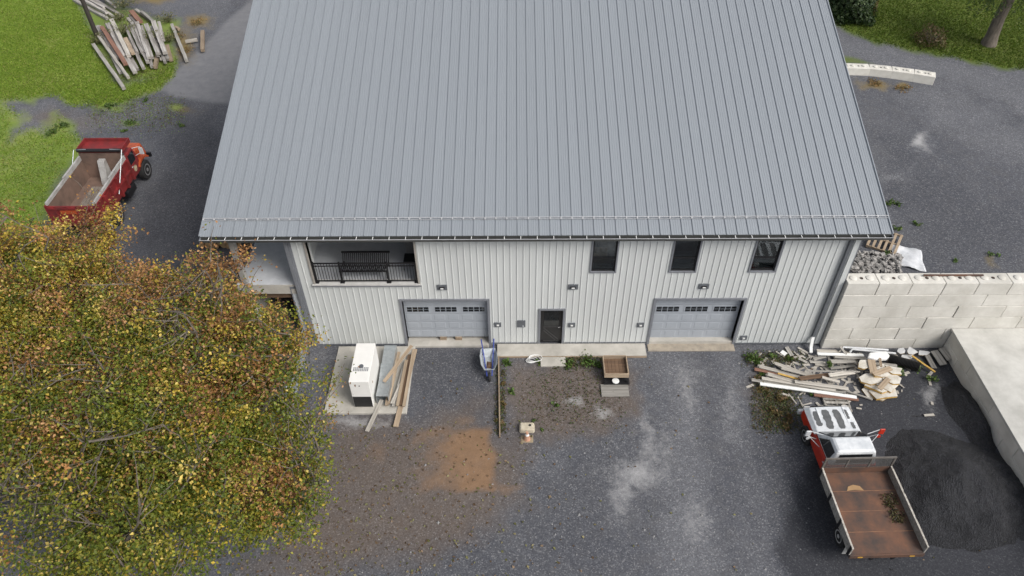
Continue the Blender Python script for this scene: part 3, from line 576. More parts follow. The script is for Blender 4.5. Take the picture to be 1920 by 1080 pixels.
def duct(p, w, l, h, rz, label):
    t = .012; o = thing('metal_duct', label, 'duct', p, rz)
    MB().box(-w/2, w/2, -l/2, l/2, h-t, h).build('top_sheet', galv, o); MB().box(-w/2, w/2, -l/2, l/2, 0, t).build('bottom_sheet', galv, o)
    MB().box(-w/2, -w/2+t, -l/2, l/2, t, h-t).build('side_sheet', galv, o); MB().box(w/2-t, w/2, -l/2, l/2, t, h-t).build('side_sheet', galv, o)
    MB().box(-w/2-.01, w/2+.01, l/2-.03, l/2-.004, -.0, h+.012).build('flange', galv, o)
    return o
duct((-.98, -1.0, .105), .5, 1.0, .42, 0, 'galvanised sheet metal duct lying nearest the barn wall')
duct((-.98, -2.02, .105), .5, .98, .45, .03, 'middle galvanised duct between the generator and the planks')
duct((-.97, -2.9, .105), .48, .72, .5, -.03, 'short galvanised duct at the front end of the pad')
for i, (a, b_, w_, h_, m_, dz) in enumerate([((778, 655), (742, 800), .2, .05, wood_new, .02), ((772, 648), (720, 716), .14, .05, wood_new, .62), ((757, 690), (738, 762), .14, .05, wood_grey, .13), ((748, 660), (728, 757), .13, .05, wood_new, .13), ((768, 665), (752, 760), .14, .05, wood_brn, .1), ((762, 675), (745, 761), .12, .05, wood_new, .22), ((731, 722), (725, 760), .14, .05, wood_new, .14), ((752, 720), (735, 757), .15, .04, wood_pale, .18), ((775, 660), (757, 762), .12, .05, wood_new, .16)]):
    beam('plank', G(a[0], a[1], .1+dz+(.0 if i != 1 else .5)), G(b_[0], b_[1], .1+dz), w_, h_, m_, 'long sawn board lying beside the galvanised ducts', 'board', 'boards stacked beside the ducts')
beam('plank', G(716, 750, .17), G(688, 809, .05), .16, .05, wood_pale, 'pale board sticking out over the front edge of the generator pad', 'board')
beam('edging_board', (3.6, -.8, .06), (3.71, -4.8, .05), .05, .22, wood_new, 'thin timber edging board set upright between the two gravel strips', 'edging')
tag(MB().box(5.37, 6.43, -1.27, -.78, -.03, .09).build('doorstep_slab', concrete, None, bevel=.02), 'loose grey concrete slab lying as a step before the black door', 'slab')
# planter box on a stand
cart = thing('wooden_box', 'open square wooden box raised on a black metal frame by the stoop', 'box', (8.43, -1.68, 0))
bz = .42
MB().box(-.46, .46, -.45, .47, bz, bz+.03).build('floor', wood_brn, cart)
for i in range(6): MB().box(-.45+i*.15, -.31+i*.15, -.43, .45, bz+.031, bz+.045).build('floor_board', wood_brn, cart)
for a in ((-.5, -.46, -.5, .5), (.46, .5, -.5, .5), (-.459, .459, -.5, -.455), (-.459, .459, .475, .52)): MB().box(a[0], a[1], a[2], a[3], bz-.02, bz+.2).build('side_board', wood_new, cart)
MB().box(-.5, .55, -.62, .5, .1, .16).build('frame', black, cart)
for sx in (-.45, .45):
    for sy in (-.55, .42): MB().box(sx-.03, sx+.03, sy-.03, sy+.03, 0, bz-.022 if sy > 0 else .3).build('leg', black, cart)
MB().lathe([(0, .1), (.03, .15), (.05, .14)], (-.02, -.53, .2), 'z', 16).build('basin', white, cart)
beam('weathered_board', (7.8, -2.57, .05), (8.92, -2.57, .05), .62, .05, wood_grey, 'wide weathered board lying on the gravel before the wooden box', 'board')
# coil of hose
hs = MB()
for k in range(4):
    c = G(995+k*3, 676-k, .05); hs.tube([c+Vector(((.2+.03*k)*math.cos(t), (.13+.02*k)*math.sin(t), .02*k)) for t in np.linspace(0, 5.8, 18)], .014, 6)
stuff(hs.build('white_hose', white, None, smooth=60)); hs_o = bpy.data.objects['white_hose']; del hs_o['kind']; tag(hs_o, 'loose coil of thin white hose on the ground by the stoop', 'hose')
# wheelbarrow, tipped towards the yard
wb = thing('wheelbarrow', 'grey wheelbarrow with blue handles parked at the left garage door', 'wheelbarrow', (3.2, -1.25, 0), R_(4))
tm = M('barrow_tray', (.5, .55, .58), (.36, .38, .38), scale=5, rough=.5, metal=.2)
rimp = [(-.3, .5), (.3, .5), (.36, .1), (.33, -.4), (.2, -.72), (-.2, -.72), (-.33, -.4), (-.36, .1)]
botp = [(-.2, .28), (.2, .28), (.22, .05), (.2, -.25), (.12, -.42), (-.12, -.42), (-.2, -.25), (-.22, .05)]
tray = MB(); n8 = 8
tray.add([(x, y, .62+.06*(-y)) for x, y in rimp]+[(x, y, .33) for x, y in botp], [(i, (i+1) % 8, 8+(i+1) % 8, 8+i) for i in range(8)]+[tuple(range(8, 16))])
to = tray.build('tray', tm, wb); sm_ = to.modifiers.new('thick', 'SOLIDIFY'); sm_.thickness = .012
MB().tube([(x, y, .625+.06*(-y)) for x, y in rimp+rimp[:1]], .014, 6).build('tray_rim', galv, wb)
blue = M('blue_handle', (.035, .06, .3), rough=.5)
for s_ in (-1, 1):
    MB().bar((s_*.27, .95, .68), (s_*.1, -.75, .3), .045, .05).build('handle', blue, wb); MB().tube([(s_*.24, .3, .5), (s_*.27, .32, 0), (s_*.22, .1, 0.01), (s_*.2, -.05, .38)], .014, 6).build('leg', black, wb)
MB().lathe([(-.05, .12), (-.045, .18), (0, .2), (.045, .18), (.05, .12)], (0, -.72, .2), 'x', 18).build('wheel', rubber, wb, smooth=50)
MB().add([(-.12, -.35, .345), (.1, -.4, .35), (.12, -.05, .345), (-.08, .02, .342), (0, -.2, .42)], [(0, 1, 4), (1, 2, 4), (2, 3, 4), (3, 0, 4)]).build('dried_mortar', wood_brn, wb)
# cone and bags
cn = G(988, 818, 0)
bg_ = tag(MB().extr([(-.28, 0), (.28, 0), (.31, .1), (.27, .26), (-.25, .27), (-.31, .12)], 'y', -.18, .18).build('sand_bag', M('beige_bag', (.55, .5, .4), (.42, .37, .28), scale=5, rough=.9), None, bevel=.05, loc=(cn.x, cn.y+.3, 0)), 'lumpy beige bag standing behind the faded cone', 'bag')
MB().lathe([(0, .05), (.02, .05)], (.12, .02, .27), 'z', 10).build('cap', black, bg_)
ct = thing('traffic_cone', 'faded orange traffic cone with a white band lying against a beige bag', 'cone', (cn.x, cn.y-.12, .0))
MB().box(-.24, .24, -.2, .14, 0, .05).build('base', M('cone_base', (.3, .24, .16), (.2, .16, .11), scale=5), ct, bevel=.03)
MB().lathe([(.05, .14), (.3, .085)], (0, -.03, 0), 'z', 16).build('cone_body', M('cone_orange', (.5, .27, .18), (.42, .25, .17), scale=4), ct, smooth=40)
MB().lathe([(.3, .085), (.4, .065)], (0, -.03, 0), 'z', 16).build('band', white, ct, smooth=40); MB().lathe([(.4, .064), (.48, .045)], (0, -.03, 0), 'z', 16).build('tip', MATS['cone_orange'], ct, smooth=40)
# gate panels leaning beside the pad
for i in range(3):
    g_ = thing('gate_panel', 'galvanised tubular gate panel leaning beside the barn corner', 'gate', (-4.6-.16*i, -1.9, .05), 0, 'galvanised gate panels')
    a, b_ = Vector((0, -1.5, .05)), Vector((0, 1.6, .05)); tp = Vector((.18, 0, 1.25))
    MB().tube([a, a+tp, b_+tp, b_, a], .025, 8).build('frame', galv, g_, smooth=60)
    for k in range(1, 6): MB().tube([a+tp*(k/6), b_+tp*(k/6)], .018, 8).build('rail', galv, g_, smooth=60)
    for k in (.33, .66): c = a+(b_-a)*k; MB().tube([c, c+tp], .018, 8).build('stile', galv, g_, smooth=60)
# balcony bench and chair
bn = thing('slatted_bench', 'black slatted metal bench on the balcony behind the railing', 'bench', (-1.72, .62, 3.62))
MB().box(-.98, .98, -.36, -.3, .42, .47).build('front_rail', black, bn); MB().bar((-.98, .5, .74), (.98, .5, .74), .06, .07).build('top_rail', black, bn)
for i in range(24): x = -.92+i*.08; MB().bar((x, -.3, .45), (x, .25, .4), .045, .015).build('seat_slat', black, bn); MB().bar((x, .25, .41), (x, .49, .73), .045, .015).build('back_slat', black, bn)
for sx in (-.9, .9):
    MB().tube([(sx, -.33, .44), (sx, -.33, 0)], .02, 6).build('leg', black, bn); MB().tube([(sx, .3, .42), (sx, .42, 0)], .02, 6).build('leg', black, bn)
ch = thing('slat_chair', 'black slatted chair at the right end of the balcony', 'chair', (.05, 1.1, 3.62))
for k in range(12): MB().bar((-.18, .28, .48+k*.05), (.3, .3, .48+k*.05), .02, .02).build('back_slat', M('chair_grey', (.2, .2, .2), rough=.3), ch)
MB().box(-.25, .3, -.25, .28, .4, .44).build('seat', black, ch)
for sx in (-.22, .27):
    for sy in (-.22, .26): MB().tube([(sx, sy, .42), (sx*1.15, sy*1.2, 0)], .014, 6).build('leg', black, ch)
# things seen through the windows
tag(MB().box(10.3, 11.3, .42, .6, 3.605, 4.78).build('grey_panel', M('panel_grey', (.5, .52, .54), rough=.7), None), 'grey panel leaning inside the middle upper window', 'panel')
tag(MB().box(7.4, 7.95, .4, .75, 3.605, 4.9).build('brown_carton', cardboard, None, bevel=.01), 'tall brown carton behind the window above the black door', 'carton')
tag(MB().box(7.7, 8.5, 1.0, 1.5, 3.605, 4.5).build('dark_cabinet', wood_brn, None), 'dark wooden cabinet behind the window above the black door', 'cabinet')
tag(MB().box(13.4, 14.7, .4, 1.3, 3.605, 4.5).build('white_crate', paper, None), 'white crate stacked inside the window nearest the retaining wall', 'crate')
tag(MB().box(13.6, 13.95, .5, .8, 4.502, 4.75).build('orange_carton', cardboard, None), 'small brown carton on the white crate inside the window', 'carton')
# firewood
k = 0
for row in range(3):
    for i in range(17-row):
        c = Vector((-10.75+.13*row+i*.26+random.uniform(-.03, .03), 5.5, LOW+.14+row*.22)); r_ = random.uniform(.1, .135)
        n = 9; ph = random.random()*6; a_ = [1+.12*math.sin(2*t+ph) for t in np.linspace(0, 6.28, n, endpoint=False)]
        sec = [(c.x+r_*a_[j]*math.cos(j*2*math.pi/n), c.z+r_*a_[j]*math.sin(j*2*math.pi/n)) for j in range(n)]
        o = MB().extr(sec, 'y', 5.5+random.uniform(-.06, .06), 6.0).build('firewood_log', logend, None)
        tag(o, 'split firewood log in the stack beyond the porch railing', 'log', 'firewood stacked beside the porch')

# ================================================================ lumber by the lawn
LB = [  # crop px endpoints (x4), layer, width, material key
 (555, 0, 805, 140, 0, .24, 'b'), (615, -30, 850, 130, 0, .24, 'b'), (690, -10, 915, 120, 0, .22, 'b'), (740, -40, 865, 50, 1, .2, 'b'), (640, 10, 800, 95, 1, .2, 'b'), (560, -60, 780, 60, 1, .2, 'b'),
 (985, 85, 1052, 165, 1, .3, 'r'), (960, 140, 1005, 195, 0, .2, 'b'), (1020, 75, 1150, 165, 0, .2, 'b'), (1060, 90, 1146, 160, 1, .18, 'b'), (975, 115, 1030, 185, 0, .2, 'b'),
 (732, 200, 905, 545, 0, .22, 'b'), (765, 205, 942, 480, 2, .28, 'r'), (742, 275, 962, 582, 1, .2, 'w'), (808, 180, 1012, 542, 1, .26, 'b'), (838, 150, 968, 420, 2, .26, 'w'), (905, 290, 1032, 520, 0, .2, 'b'), (940, 290, 998, 402, 2, .24, 'n'),
 (975, 290, 1075, 510, 1, .2, 'b'), (1003, 250, 1110, 465, 1, .2, 'b'), (1030, 170, 1117, 432, 2, .24, 'b'), (1062, 200, 1142, 432, 1, .2, 'b'), (1097, 185, 1187, 402, 2, .26, 'b'), (1152, 165, 1238, 397, 2, .28, 'b'), (1192, 170, 1227, 300, 1, .22, 'b'),
 (1255, 345, 1284, 450, 0, .22, 'n'), (1185, 400, 1165, 505, 0, .22, 'n'), (1130, 445, 1140, 502, 0, .2, 'b'), (1045, 250, 1090, 380, 0, .2, 'b'), (1130, 230, 1180, 390, 0, .2, 'b'),
 (1290, 185, 1400, 455, 0, .2, 'l'), (1520, 235, 1520, 378, 0, .22, 'n'), (1390, 312, 1480, 298, 0, .12, 'w'), (1315, 205, 1342, 222, 0, .2, 'n'), (700, 335, 930, 662, 0, .24, 'l'), (1200, 445, 1260, 432, 0, .1, 'b')]
for i in range(16):
    xa = random.uniform(740, 1170); ya = random.uniform(180, 260); l_ = random.uniform(.6, 1); LB.append((xa, ya, xa+(130-.06*(xa-740))*l_, ya+255*l_, i % 2, random.uniform(.16, .24), 'b'))
mk = {'b': beam_w, 'r': wood_red, 'w': wood_pale, 'n': wood_new, 'l': wood_grey}
lab = {'b': ('weathered grey barn beam in the lumber pile by the lawn', 'beams piled by the lawn'), 'r': ('wide red-brown painted beam in the lumber pile by the lawn', 'red beams in the pile'), 'w': ('bleached whitish beam in the lumber pile by the lawn', 'bleached beams in the pile'), 'n': ('short tan timber offcut lying at the edge of the lumber pile', 'tan offcuts by the pile'), 'l': ('long grey log lying apart at the edge of the lumber pile', 'logs beside the pile')}
for i, (x0, y0, x1, y1, ly, w_, k) in enumerate(LB):
    z = LOW+.11+ly*.23+.004*i
    a, b_ = G(x0/4, y0/4, z), G(x1/4, y1/4, z)
    beam('salvaged_timber' if k != 'l' else 'log', a, b_, w_*random.uniform(.9, 1.1), .2, mk[k], lab[k][0], 'timber' if k != 'l' else 'log', lab[k][1], jag=.012)
po = G(183, 70, LOW); pl = thing('utility_pole', 'dark wooden utility pole standing at the lumber pile', 'pole', (po.x, po.y, LOW))
MB().tube([(0, 0, -.3), (0, 0, 9)], .15, 12, rads=[.16, .11]).build('shaft', M('pole_dark', (.05, .042, .036), (.03, .026, .023), scale=6, stretch=(1, 1, .2)), pl, smooth=50)
MB().bar((-1.1, 0, 8.4), (1.1, 0, 8.4), .1, .12).build('crossarm', wood_brn, pl)

# ================================================================ debris pile
Q = lambda x, y: (1360+x*.21875, 620+y*.21875)
DB = [(785, 172, 960, 178, .2, .14, 'w'), (790, 198, 1185, 212, .3, .14, 'W'), (935, 222, 1205, 238, .26, .16, 'g'), (905, 265, 1115, 262, .22, .2, 'g'), (900, 322, 1112, 300, .18, .12, 'g'), (725, 265, 840, 275, .1, .12, 'g'), (755, 245, 860, 220, .18, .12, 'g'), (985, 140, 1040, 205, .38, .1, 'g'), (770, 290, 900, 300, .1, .1, 'w'),
 (425, 280, 735, 390, .24, .15, 'w'), (290, 305, 640, 400, .16, .18, 'w'), (250, 330, 455, 372, .1, .15, 'r'), (480, 320, 742, 392, .3, .14, 'w'), (362, 372, 600, 440, .22, .18, 'w'), (312, 408, 945, 512, .16, .16, 'w'), (225, 420, 705, 500, .08, .16, 'g'), (298, 456, 1125, 572, .2, .14, 'W'), (595, 435, 1055, 498, .28, .16, 'w'), (635, 412, 890, 380, .4, .2, 'n'), (890, 383, 1105, 356, .42, .16, 'w'), (760, 550, 1140, 592, .14, .13, 'r'), (830, 400, 980, 440, .34, .12, 'w'), (900, 475, 1262, 590, .1, .07, 'g'), (450, 365, 625, 415, .34, .08, 't'), (700, 345, 1150, 352, .46, .05, 'g'),
 (1725, 205, 1790, 322, .12, .24, 'g'), (1790, 172, 1870, 292, .2, .3, 'g'), (1850, 150, 1925, 250, .3, .26, 'g'), (525, 140, 570, 215, .06, .16, 'g'), (628, 240, 702, 275, .06, .12, 'g'), (480, 178, 520, 205, .06, .2, 'W'), (1180, 270, 1470, 300, .34, .12, 'g'), (1600, 215, 1800, 355, .28, .08, 't')]
dm = {'w': (wood_pale, 'pale weathered board in the scrap heap by the retaining wall', 'pale boards in the scrap heap'), 'W': (white, 'white painted board in the scrap heap by the retaining wall', 'white boards in the scrap heap'), 'g': (wood_grey, 'grey weathered board in the scrap heap by the retaining wall', 'grey boards in the scrap heap'), 'r': (wood_red, 'red-brown board at the edge of the scrap heap', 'red-brown boards in the scrap heap'), 'n': (wood_brn, 'dark brown board lying across the pale boards of the scrap heap', None), 't': (foam, 'narrow tan strip lying on the scrap heap', 'tan strips in the scrap heap')}
for i, (x0, y0, x1, y1, z, w_, k) in enumerate(DB):
    a, b_ = G(*Q(x0, y0), z+.02), G(*Q(x1, y1), z*.6+.04); m_, lb, gp = dm[k]
    beam('scrap_board', a, b_, w_, random.uniform(.03, .05), m_, lb, 'board', gp, jag=.006, roll=random.uniform(-.15, .15))
for i, (x0, y0, x1, y1, z) in enumerate([(1015, 140, 1395, 165, .34), (1090, 158, 1460, 195, .3)]):
    a, b_ = G(*Q(x0, y0), z), G(*Q(x1, y1), z-.1)
    tag(MB().tube([a+Vector((-.12, -.1, -.1)), a, b_], .045, 10).build('plastic_pipe', steel_w, None, smooth=50), 'white plastic pipe lying along the foot of the retaining wall', 'pipe', 'white pipes in the scrap heap')
def slab(cx, cy, z, rx, ry, rz, th, lbl, edge=True, n=7, tilt=0, mat=None):
    c = G(*Q(cx, cy), z); P = []
    for j in range(n):
        t = 2*math.pi*j/n; t += random.uniform(-.3, .3); k = random.uniform(.7, 1.15)/max(abs(math.cos(t)), abs(math.sin(t)))*.85; P.append((rx*k*math.cos(t), ry*k*math.sin(t)))
    o = thing('insulation_panel', lbl, 'panel', c, rz, 'broken panels in the scrap heap'); o.rotation_euler = (tilt, random.uniform(-.08, .08), rz)
    MB().prism(P, 0, th).build('core', foam, o); MB().prism([(x*1.015, y*1.015) for x, y in P], th+.001, th+.012).build('facing', mat or paper, o)
    return o
for i, a in enumerate([(1300, 520, .02, .75, .5, .3), (1360, 540, .1, .6, .42, .1), (1280, 480, .18, .62, .4, -.3), (1400, 470, .24, .5, .36, .5), (1240, 420, .3, .5, .33, .2), (1420, 420, .34, .42, .3, -.2), (1330, 360, .4, .5, .3, .4), (1190, 300, .46, .36, .24, .1), (1440, 350, .44, .36, .22, -.3)]):
    slab(*a, .085, 'broken pale insulation panel with yellow foam edges on the scrap heap', tilt=random.uniform(-.12, .12))
for i, (x0, y0, x1, y1, z, w_) in enumerate([(1250, 250, 1275, 370, .62, .3), (1270, 375, 1420, 320, .6, .22), (1325, 235, 1335, 310, .7, .1), (1320, 500, 1400, 410, .5, .2)]):
    beam('scrap_board', G(*Q(x0, y0), z), G(*Q(x1, y1), z-.05), w_, .03, wood_new, 'short tan board on top of the broken insulation panels', 'board', 'tan boards on the panels')
c = G(*Q(1300, 232), .55); o = MB().prism([(-.45, -.1), (-.3, .16), (.42, .24), (.48, -.02), (.3, -.18), (-.2, -.2)], 0, .16).build('foam_block', white, None, bevel=.04, loc=c); tag(o, 'bright white foam block on top of the scrap heap', 'foam block')
for i, a in enumerate([(1510, 180, .25, .2, .18, .2), (1590, 180, .3, .22, .2, .6), (1560, 225, .15, .3, .14, 0), (1700, 195, .15, .3, .16, .1)]):
    o = slab(*a, .02, 'torn grey-white drywall piece beside the black pipe', mat=M('drywall', (.55, .56, .57), rough=.9)); o.name = 'drywall_piece'; o['group'] = 'drywall pieces beside the pipe'
a, b_ = G(*Q(1395, 235), .3), G(*Q(1655, 310), .26); n = 46; pts = [a+(b_-a)*(i/n) for i in range(n+1)]
tag(MB().tube(pts, .2, 16, rads=[.21 if i % 2 else .18 for i in range(n+1)]).build('corrugated_pipe', M('black_plastic', (.012, .012, .013), rough=.4), None, smooth=30), 'black corrugated drain pipe lying by the scrap heap', 'pipe')
chips = MB()
for i in range(260):
    q0 = Q(random.gauss(900, 380), random.gauss(360, 130)); c = G(*q0, .03)
    if c.y > -.4 or c.x > 22.4 or c.x < 13.8 or (15.1 < c.x < 17.6 and c.y < -3.4): continue
    a = random.random()*6; l_, w_ = random.uniform(.05, .3), random.uniform(.015, .06); A = Matrix.Rotation(a, 3, 'Z') @ Matrix.Rotation(random.uniform(-.1, .1), 3, 'Y'); zz_ = random.uniform(.01, .05)
    chips.hexa([Vector((c.x, c.y, zz_))+A @ Vector(p) for p in [(-l_, -w_, 0), (l_, -w_, 0), (l_, w_, 0), (-l_, w_, 0), (-l_, -w_, .02), (l_, -w_, .02), (l_*.9, w_, .02), (-l_, w_*.8, .02)]])
stuff(chips.build('wood_chips', wood_pale, None), 'splinters and small scraps scattered round the scrap heap', 'scraps')
def pallet(name, loc, rz, label, tilt=0, n=7, L=1.2, W=1.0, mat=wood_new):
    o = thing(name, label, 'pallet', loc, rz); o.rotation_euler = (tilt, 0, rz)
    for i in range(n): x = -L/2+.06+i*(L-.12)/(n-1); MB().box(x-.05, x+.05, -W/2, W/2, .1, .122).build('deck_board', mat, o)
    for y in (-W/2+.03, 0, W/2-.03): MB().box(-L/2, L/2, y-.022, y+.022, .02, .099).build('stringer', mat, o)
    for i in (0, 3, n-1): x = -L/2+.06+i*(L-.12)/(n-1); MB().box(x-.05, x+.05, -W/2, W/2, 0, .019).build('bottom_board', mat, o)
    return o
c = G(1565, 752, .0); pallet('pallet', (c.x, c.y, .02), R_(88), 'grey wooden pallet sticking out from under the white truck nose', mat=wood_grey)
c = G(1658, 462, UP); pallet('pallet', (c.x, c.y+.15, UP+.12), R_(-32), 'tan wooden pallet lying by the barn corner above the retaining wall', tilt=.12, n=6, W=1.25)
# plastic film over the bank
c = G(1702, 482, UP+.1); n = 16; vs = []; fs = []
for i in range(n+1):
    for j in range(n+1):
        a, b_ = i/n-.5, j/n-.5; x = a*1.1+.25*b_; y = b_*1.25-.5*a; vs.append((c.x+x, c.y+y, UP+.07+.05*math.sin(9*a+3*b_)*math.cos(8*b_)+.1*max(0, b_+.1)+random.uniform(0, .025)))
for i in range(n):
    for j in range(n): k = i*(n+1)+j; fs.append((k, k+n+1, k+n+2, k+1))
mb = MB(); mb.add(vs, fs); o = mb.build('plastic_sheet', plastic, None, smooth=50); o.modifiers.new('t', 'SOLIDIFY').thickness = .01; tag(o, 'crumpled white plastic sheet beside the tan pallet', 'sheet')
rub = MB()
for i in range(420):
    u, v = random.uniform(1596, 1690), random.uniform(468, 512)
    if v < 468+(u-1600)*.1: continue
    c = G(u, v, UP+.05+random.uniform(0, .15)); s_ = random.uniform(.03, .12); A = Matrix.Rotation(random.uniform(0, 6), 3, 'Z') @ Matrix.Rotation(random.uniform(-.6, .6), 3, 'X')
    rub.hexa([c+A @ Vector(p) for p in [(-s_, -s_*.6, -s_*.3), (s_, -s_*.5, -s_*.3), (s_*.8, s_*.6, -.3*s_), (-s_*.9, s_*.5, -.3*s_), (-s_*.8, -s_*.5, s_*.3), (s_*.9, -s_*.5, s_*.25), (s_*.7, s_*.5, s_*.3), (-s_*.8, s_*.5, s_*.2)]])
stuff(rub.build('rubble_heap', M('rubble', (.42, .4, .38), (.1, .1, .1), scale=5, rough=.95), None), 'heap of broken concrete rubble behind the block wall', 'rubble')
a, b_ = G(1732, 516, 3.88), G(1844, 516, 3.88); beam('steel_bar', a, b_, .07, .05, rust, 'rusty brown bar lying along the top of the retaining wall', 'bar')

# ================================================================ trucks
def wheel(parent, x, y, r, wdt, rimmat, name='wheel'):
    s_ = 1 if x > 0 else -1
    t_ = MB().lathe([(-wdt/2, r*.62), (-wdt/2, r*.9), (-wdt*.36, r), (wdt*.36, r), (wdt/2, r*.9), (wdt/2, r*.62)], (x, y, r), 'x', 28).build(name, rubber, parent, smooth=35)
    rm_ = MB().lathe([(s_*wdt*.2, r*.6), (s_*wdt*.52, r*.6), (s_*wdt*.5, r*.5), (s_*wdt*.25, r*.4), (s_*wdt*.3, r*.2), (s_*wdt*.55, r*.18), (s_*wdt*.56, .01)], (x, y, r), 'x', 24).build('rim', rimmat, t_, smooth=40)
    for k in range(6): t = k*math.pi/3; MB().tube([(x+s_*wdt*.28, y+r*.3*math.cos(t), r+r*.3*math.sin(t)), (x+s_*wdt*.34, y+r*.3*math.cos(t), r+r*.3*math.sin(t))], .022, 6).build('lug_nut', chrome, t_)
    return t_
ft = thing('flatbed_truck', 'white and orange-red pickup truck with a rusty open flatbed', 'truck', (16.3, -7.1, 0), R_(1.6))
peel = M('peeling_white', (.74, .76, .77), (.10, .11, .12), scale=1.35, rough=.5, lo=.452, hi=.468, stretch=(2.4, .5, 1), detail=4)
roofw = M('faded_white', (.74, .76, .78), (.52, .55, .58), scale=3, rough=.5, detail=10)
hw = .88
MB().extr([(2.98, .45), (3.0, .7), (2.94, .95), (1.6, 1.03), (.32, 1.06), (.32, .42), (2.6, .42)], 'x', -hw, hw).build('body', redor, ft, bevel=.05)
hp = [(-.86, 1.5, 1.12), (.86, 1.5, 1.12), (.80, 2.95, 1.02), (-.80, 2.95, 1.02)]
MB().add([(-.9, 1.72, 1.0), (.9, 1.72, 1.0), (.89, 3.02, .9), (-.89, 3.02, .9), (-.78, 1.72, 1.13), (.78, 1.72, 1.13), (.72, 2.9, 1.08), (-.72, 2.9, 1.08), (-.25, 1.72, 1.15), (.25, 1.72, 1.15), (.25, 2.9, 1.11), (-.25, 2.9, 1.11)],
    [(0, 4, 7, 3), (1, 2, 6, 5), (4, 8, 11, 7), (8, 9, 10, 11), (9, 5, 6, 10), (3, 7, 11, 10, 6, 2), (0, 1, 5, 9, 8, 4), (0, 3, 2, 1)]).build('hood', roofw, ft, bevel=.03)
def hood_z(x, y):
    f = (y-1.72)/1.18; a = abs(x); zc_, zs_ = 1.15-.04*f, 1.13-.05*f; w_ = .78-.06*f
    return zc_ if a < .25 else zc_+(zs_-zc_)*min(1, (a-.25)/(w_-.25))
prim = M('bare_primer', (.085, .09, .095), (.13, .135, .14), scale=6, rough=.6)
rp_ = random.Random(5)
for cx_, w0, ya, yb in [(-.6, .11, 2.0, 2.7), (-.23, .15, 1.85, 2.75), (.2, .15, 1.85, 2.75), (.55, .08, 2.3, 2.75), (.62, .07, 1.85, 2.15)]:
    n_ = 9; Lp = []; Rp = []
    for i in range(n_+1):
        y = ya+(yb-ya)*i/n_; tp_ = .55 if i in (0, n_) else 1
        Lp.append((cx_-w0*tp_*rp_.uniform(.75, 1.1), y)); Rp.append((cx_+w0*tp_*rp_.uniform(.75, 1.1), y))
    pm_ = MB(); pm_.add([(x, y, hood_z(x, y)+.006) for x, y in Lp]+[(x, y, hood_z(x, y)+.006) for x, y in Rp], [(i, i+n_+1, i+n_+2, i+1) for i in range(n_)]); pm_.build('worn_patch', prim, ft)
for s_ in (-1, 1): MB().box(s_*.5-.012, s_*.5+.012, 1.75, 2.85, 1.10, 1.13).build('hood_crease', roofw, ft)
gh0 = [(-.84, .34, 1.07), (.84, .34, 1.07), (.84, 1.78, 1.07), (-.84, 1.78, 1.07)]; gh1 = [(-.70, .42, 1.74), (.70, .42, 1.74), (.70, 1.06, 1.74), (-.70, 1.06, 1.74)]
MB().hexa(gh0+gh1).build('cab', roofw, ft, bevel=.06)
MB().add([(-.70, .40, 1.745), (.70, .40, 1.745), (.70, 1.08, 1.745), (-.70, 1.08, 1.745), (-.6, .5, 1.80), (.6, .5, 1.80), (.6, 1.0, 1.80), (-.6, 1.0, 1.80)], [(0, 1, 5, 4), (1, 2, 6, 5), (2, 3, 7, 6), (3, 0, 4, 7), (4, 5, 6, 7), (3, 2, 1, 0)]).build('cab_roof', roofw, ft, bevel=.04)
def facet(a, b_, c, d_, s0, s1, t0, t1, off):     # inset quad on a face, pushed out
    a, b_, c, d_ = map(Vector, (a, b_, c, d_)); f = lambda s, t: (a*(1-s)+b_*s)*(1-t)+(d_*(1-s)+c*s)*t
    n = (b_-a).cross(d_-a).normalized()*off; ps_ = [f(s0, t0), f(s1, t0), f(s1, t1), f(s0, t1)]
    return [p-n*.3 for p in ps_]+[p+n for p in ps_]
MB().hexa(facet(gh0[3], gh0[2], gh1[2], gh1[3], .05, .95, .08, .94, -.03)).build('windshield', glass_dk, ft)
MB().hexa(facet(gh0[0], gh0[1], gh1[1], gh1[0], .1, .9, .2, .85, .012)).build('rear_window', glass_dk, ft)
MB().hexa(facet(gh0[3], gh0[0], gh1[0], gh1[3], .16, .86, .12, .86, .012)).build('side_window', glass_dk, ft); MB().hexa(facet(gh0[1], gh0[2], gh1[2], gh1[1], .14, .84, .12, .86, .012)).build('side_window', glass_dk, ft)
for s_ in (-1, 1):
    dr = MB().box(s_*.892-.012, s_*.892+.012, .42, 1.52, .5, 1.02).build('door', redor, ft, bevel=.008); MB().box(s_*.912-.01, s_*.912+.01, .5, .62, .9, .94).build('handle', steel_w, dr)
MB().box(-.6, .6, 3.03, 3.06, .68, .95).build('grille', black, ft)
MB().tube([(-.72, 1.7, 1.16), (.1, 1.6, 1.25)], .008, 5).build('wiper', black, ft)
MB().box(-.95, .95, 3.06, 3.2, .42, .62).build('bumper', steel_w, ft, bevel=.03)
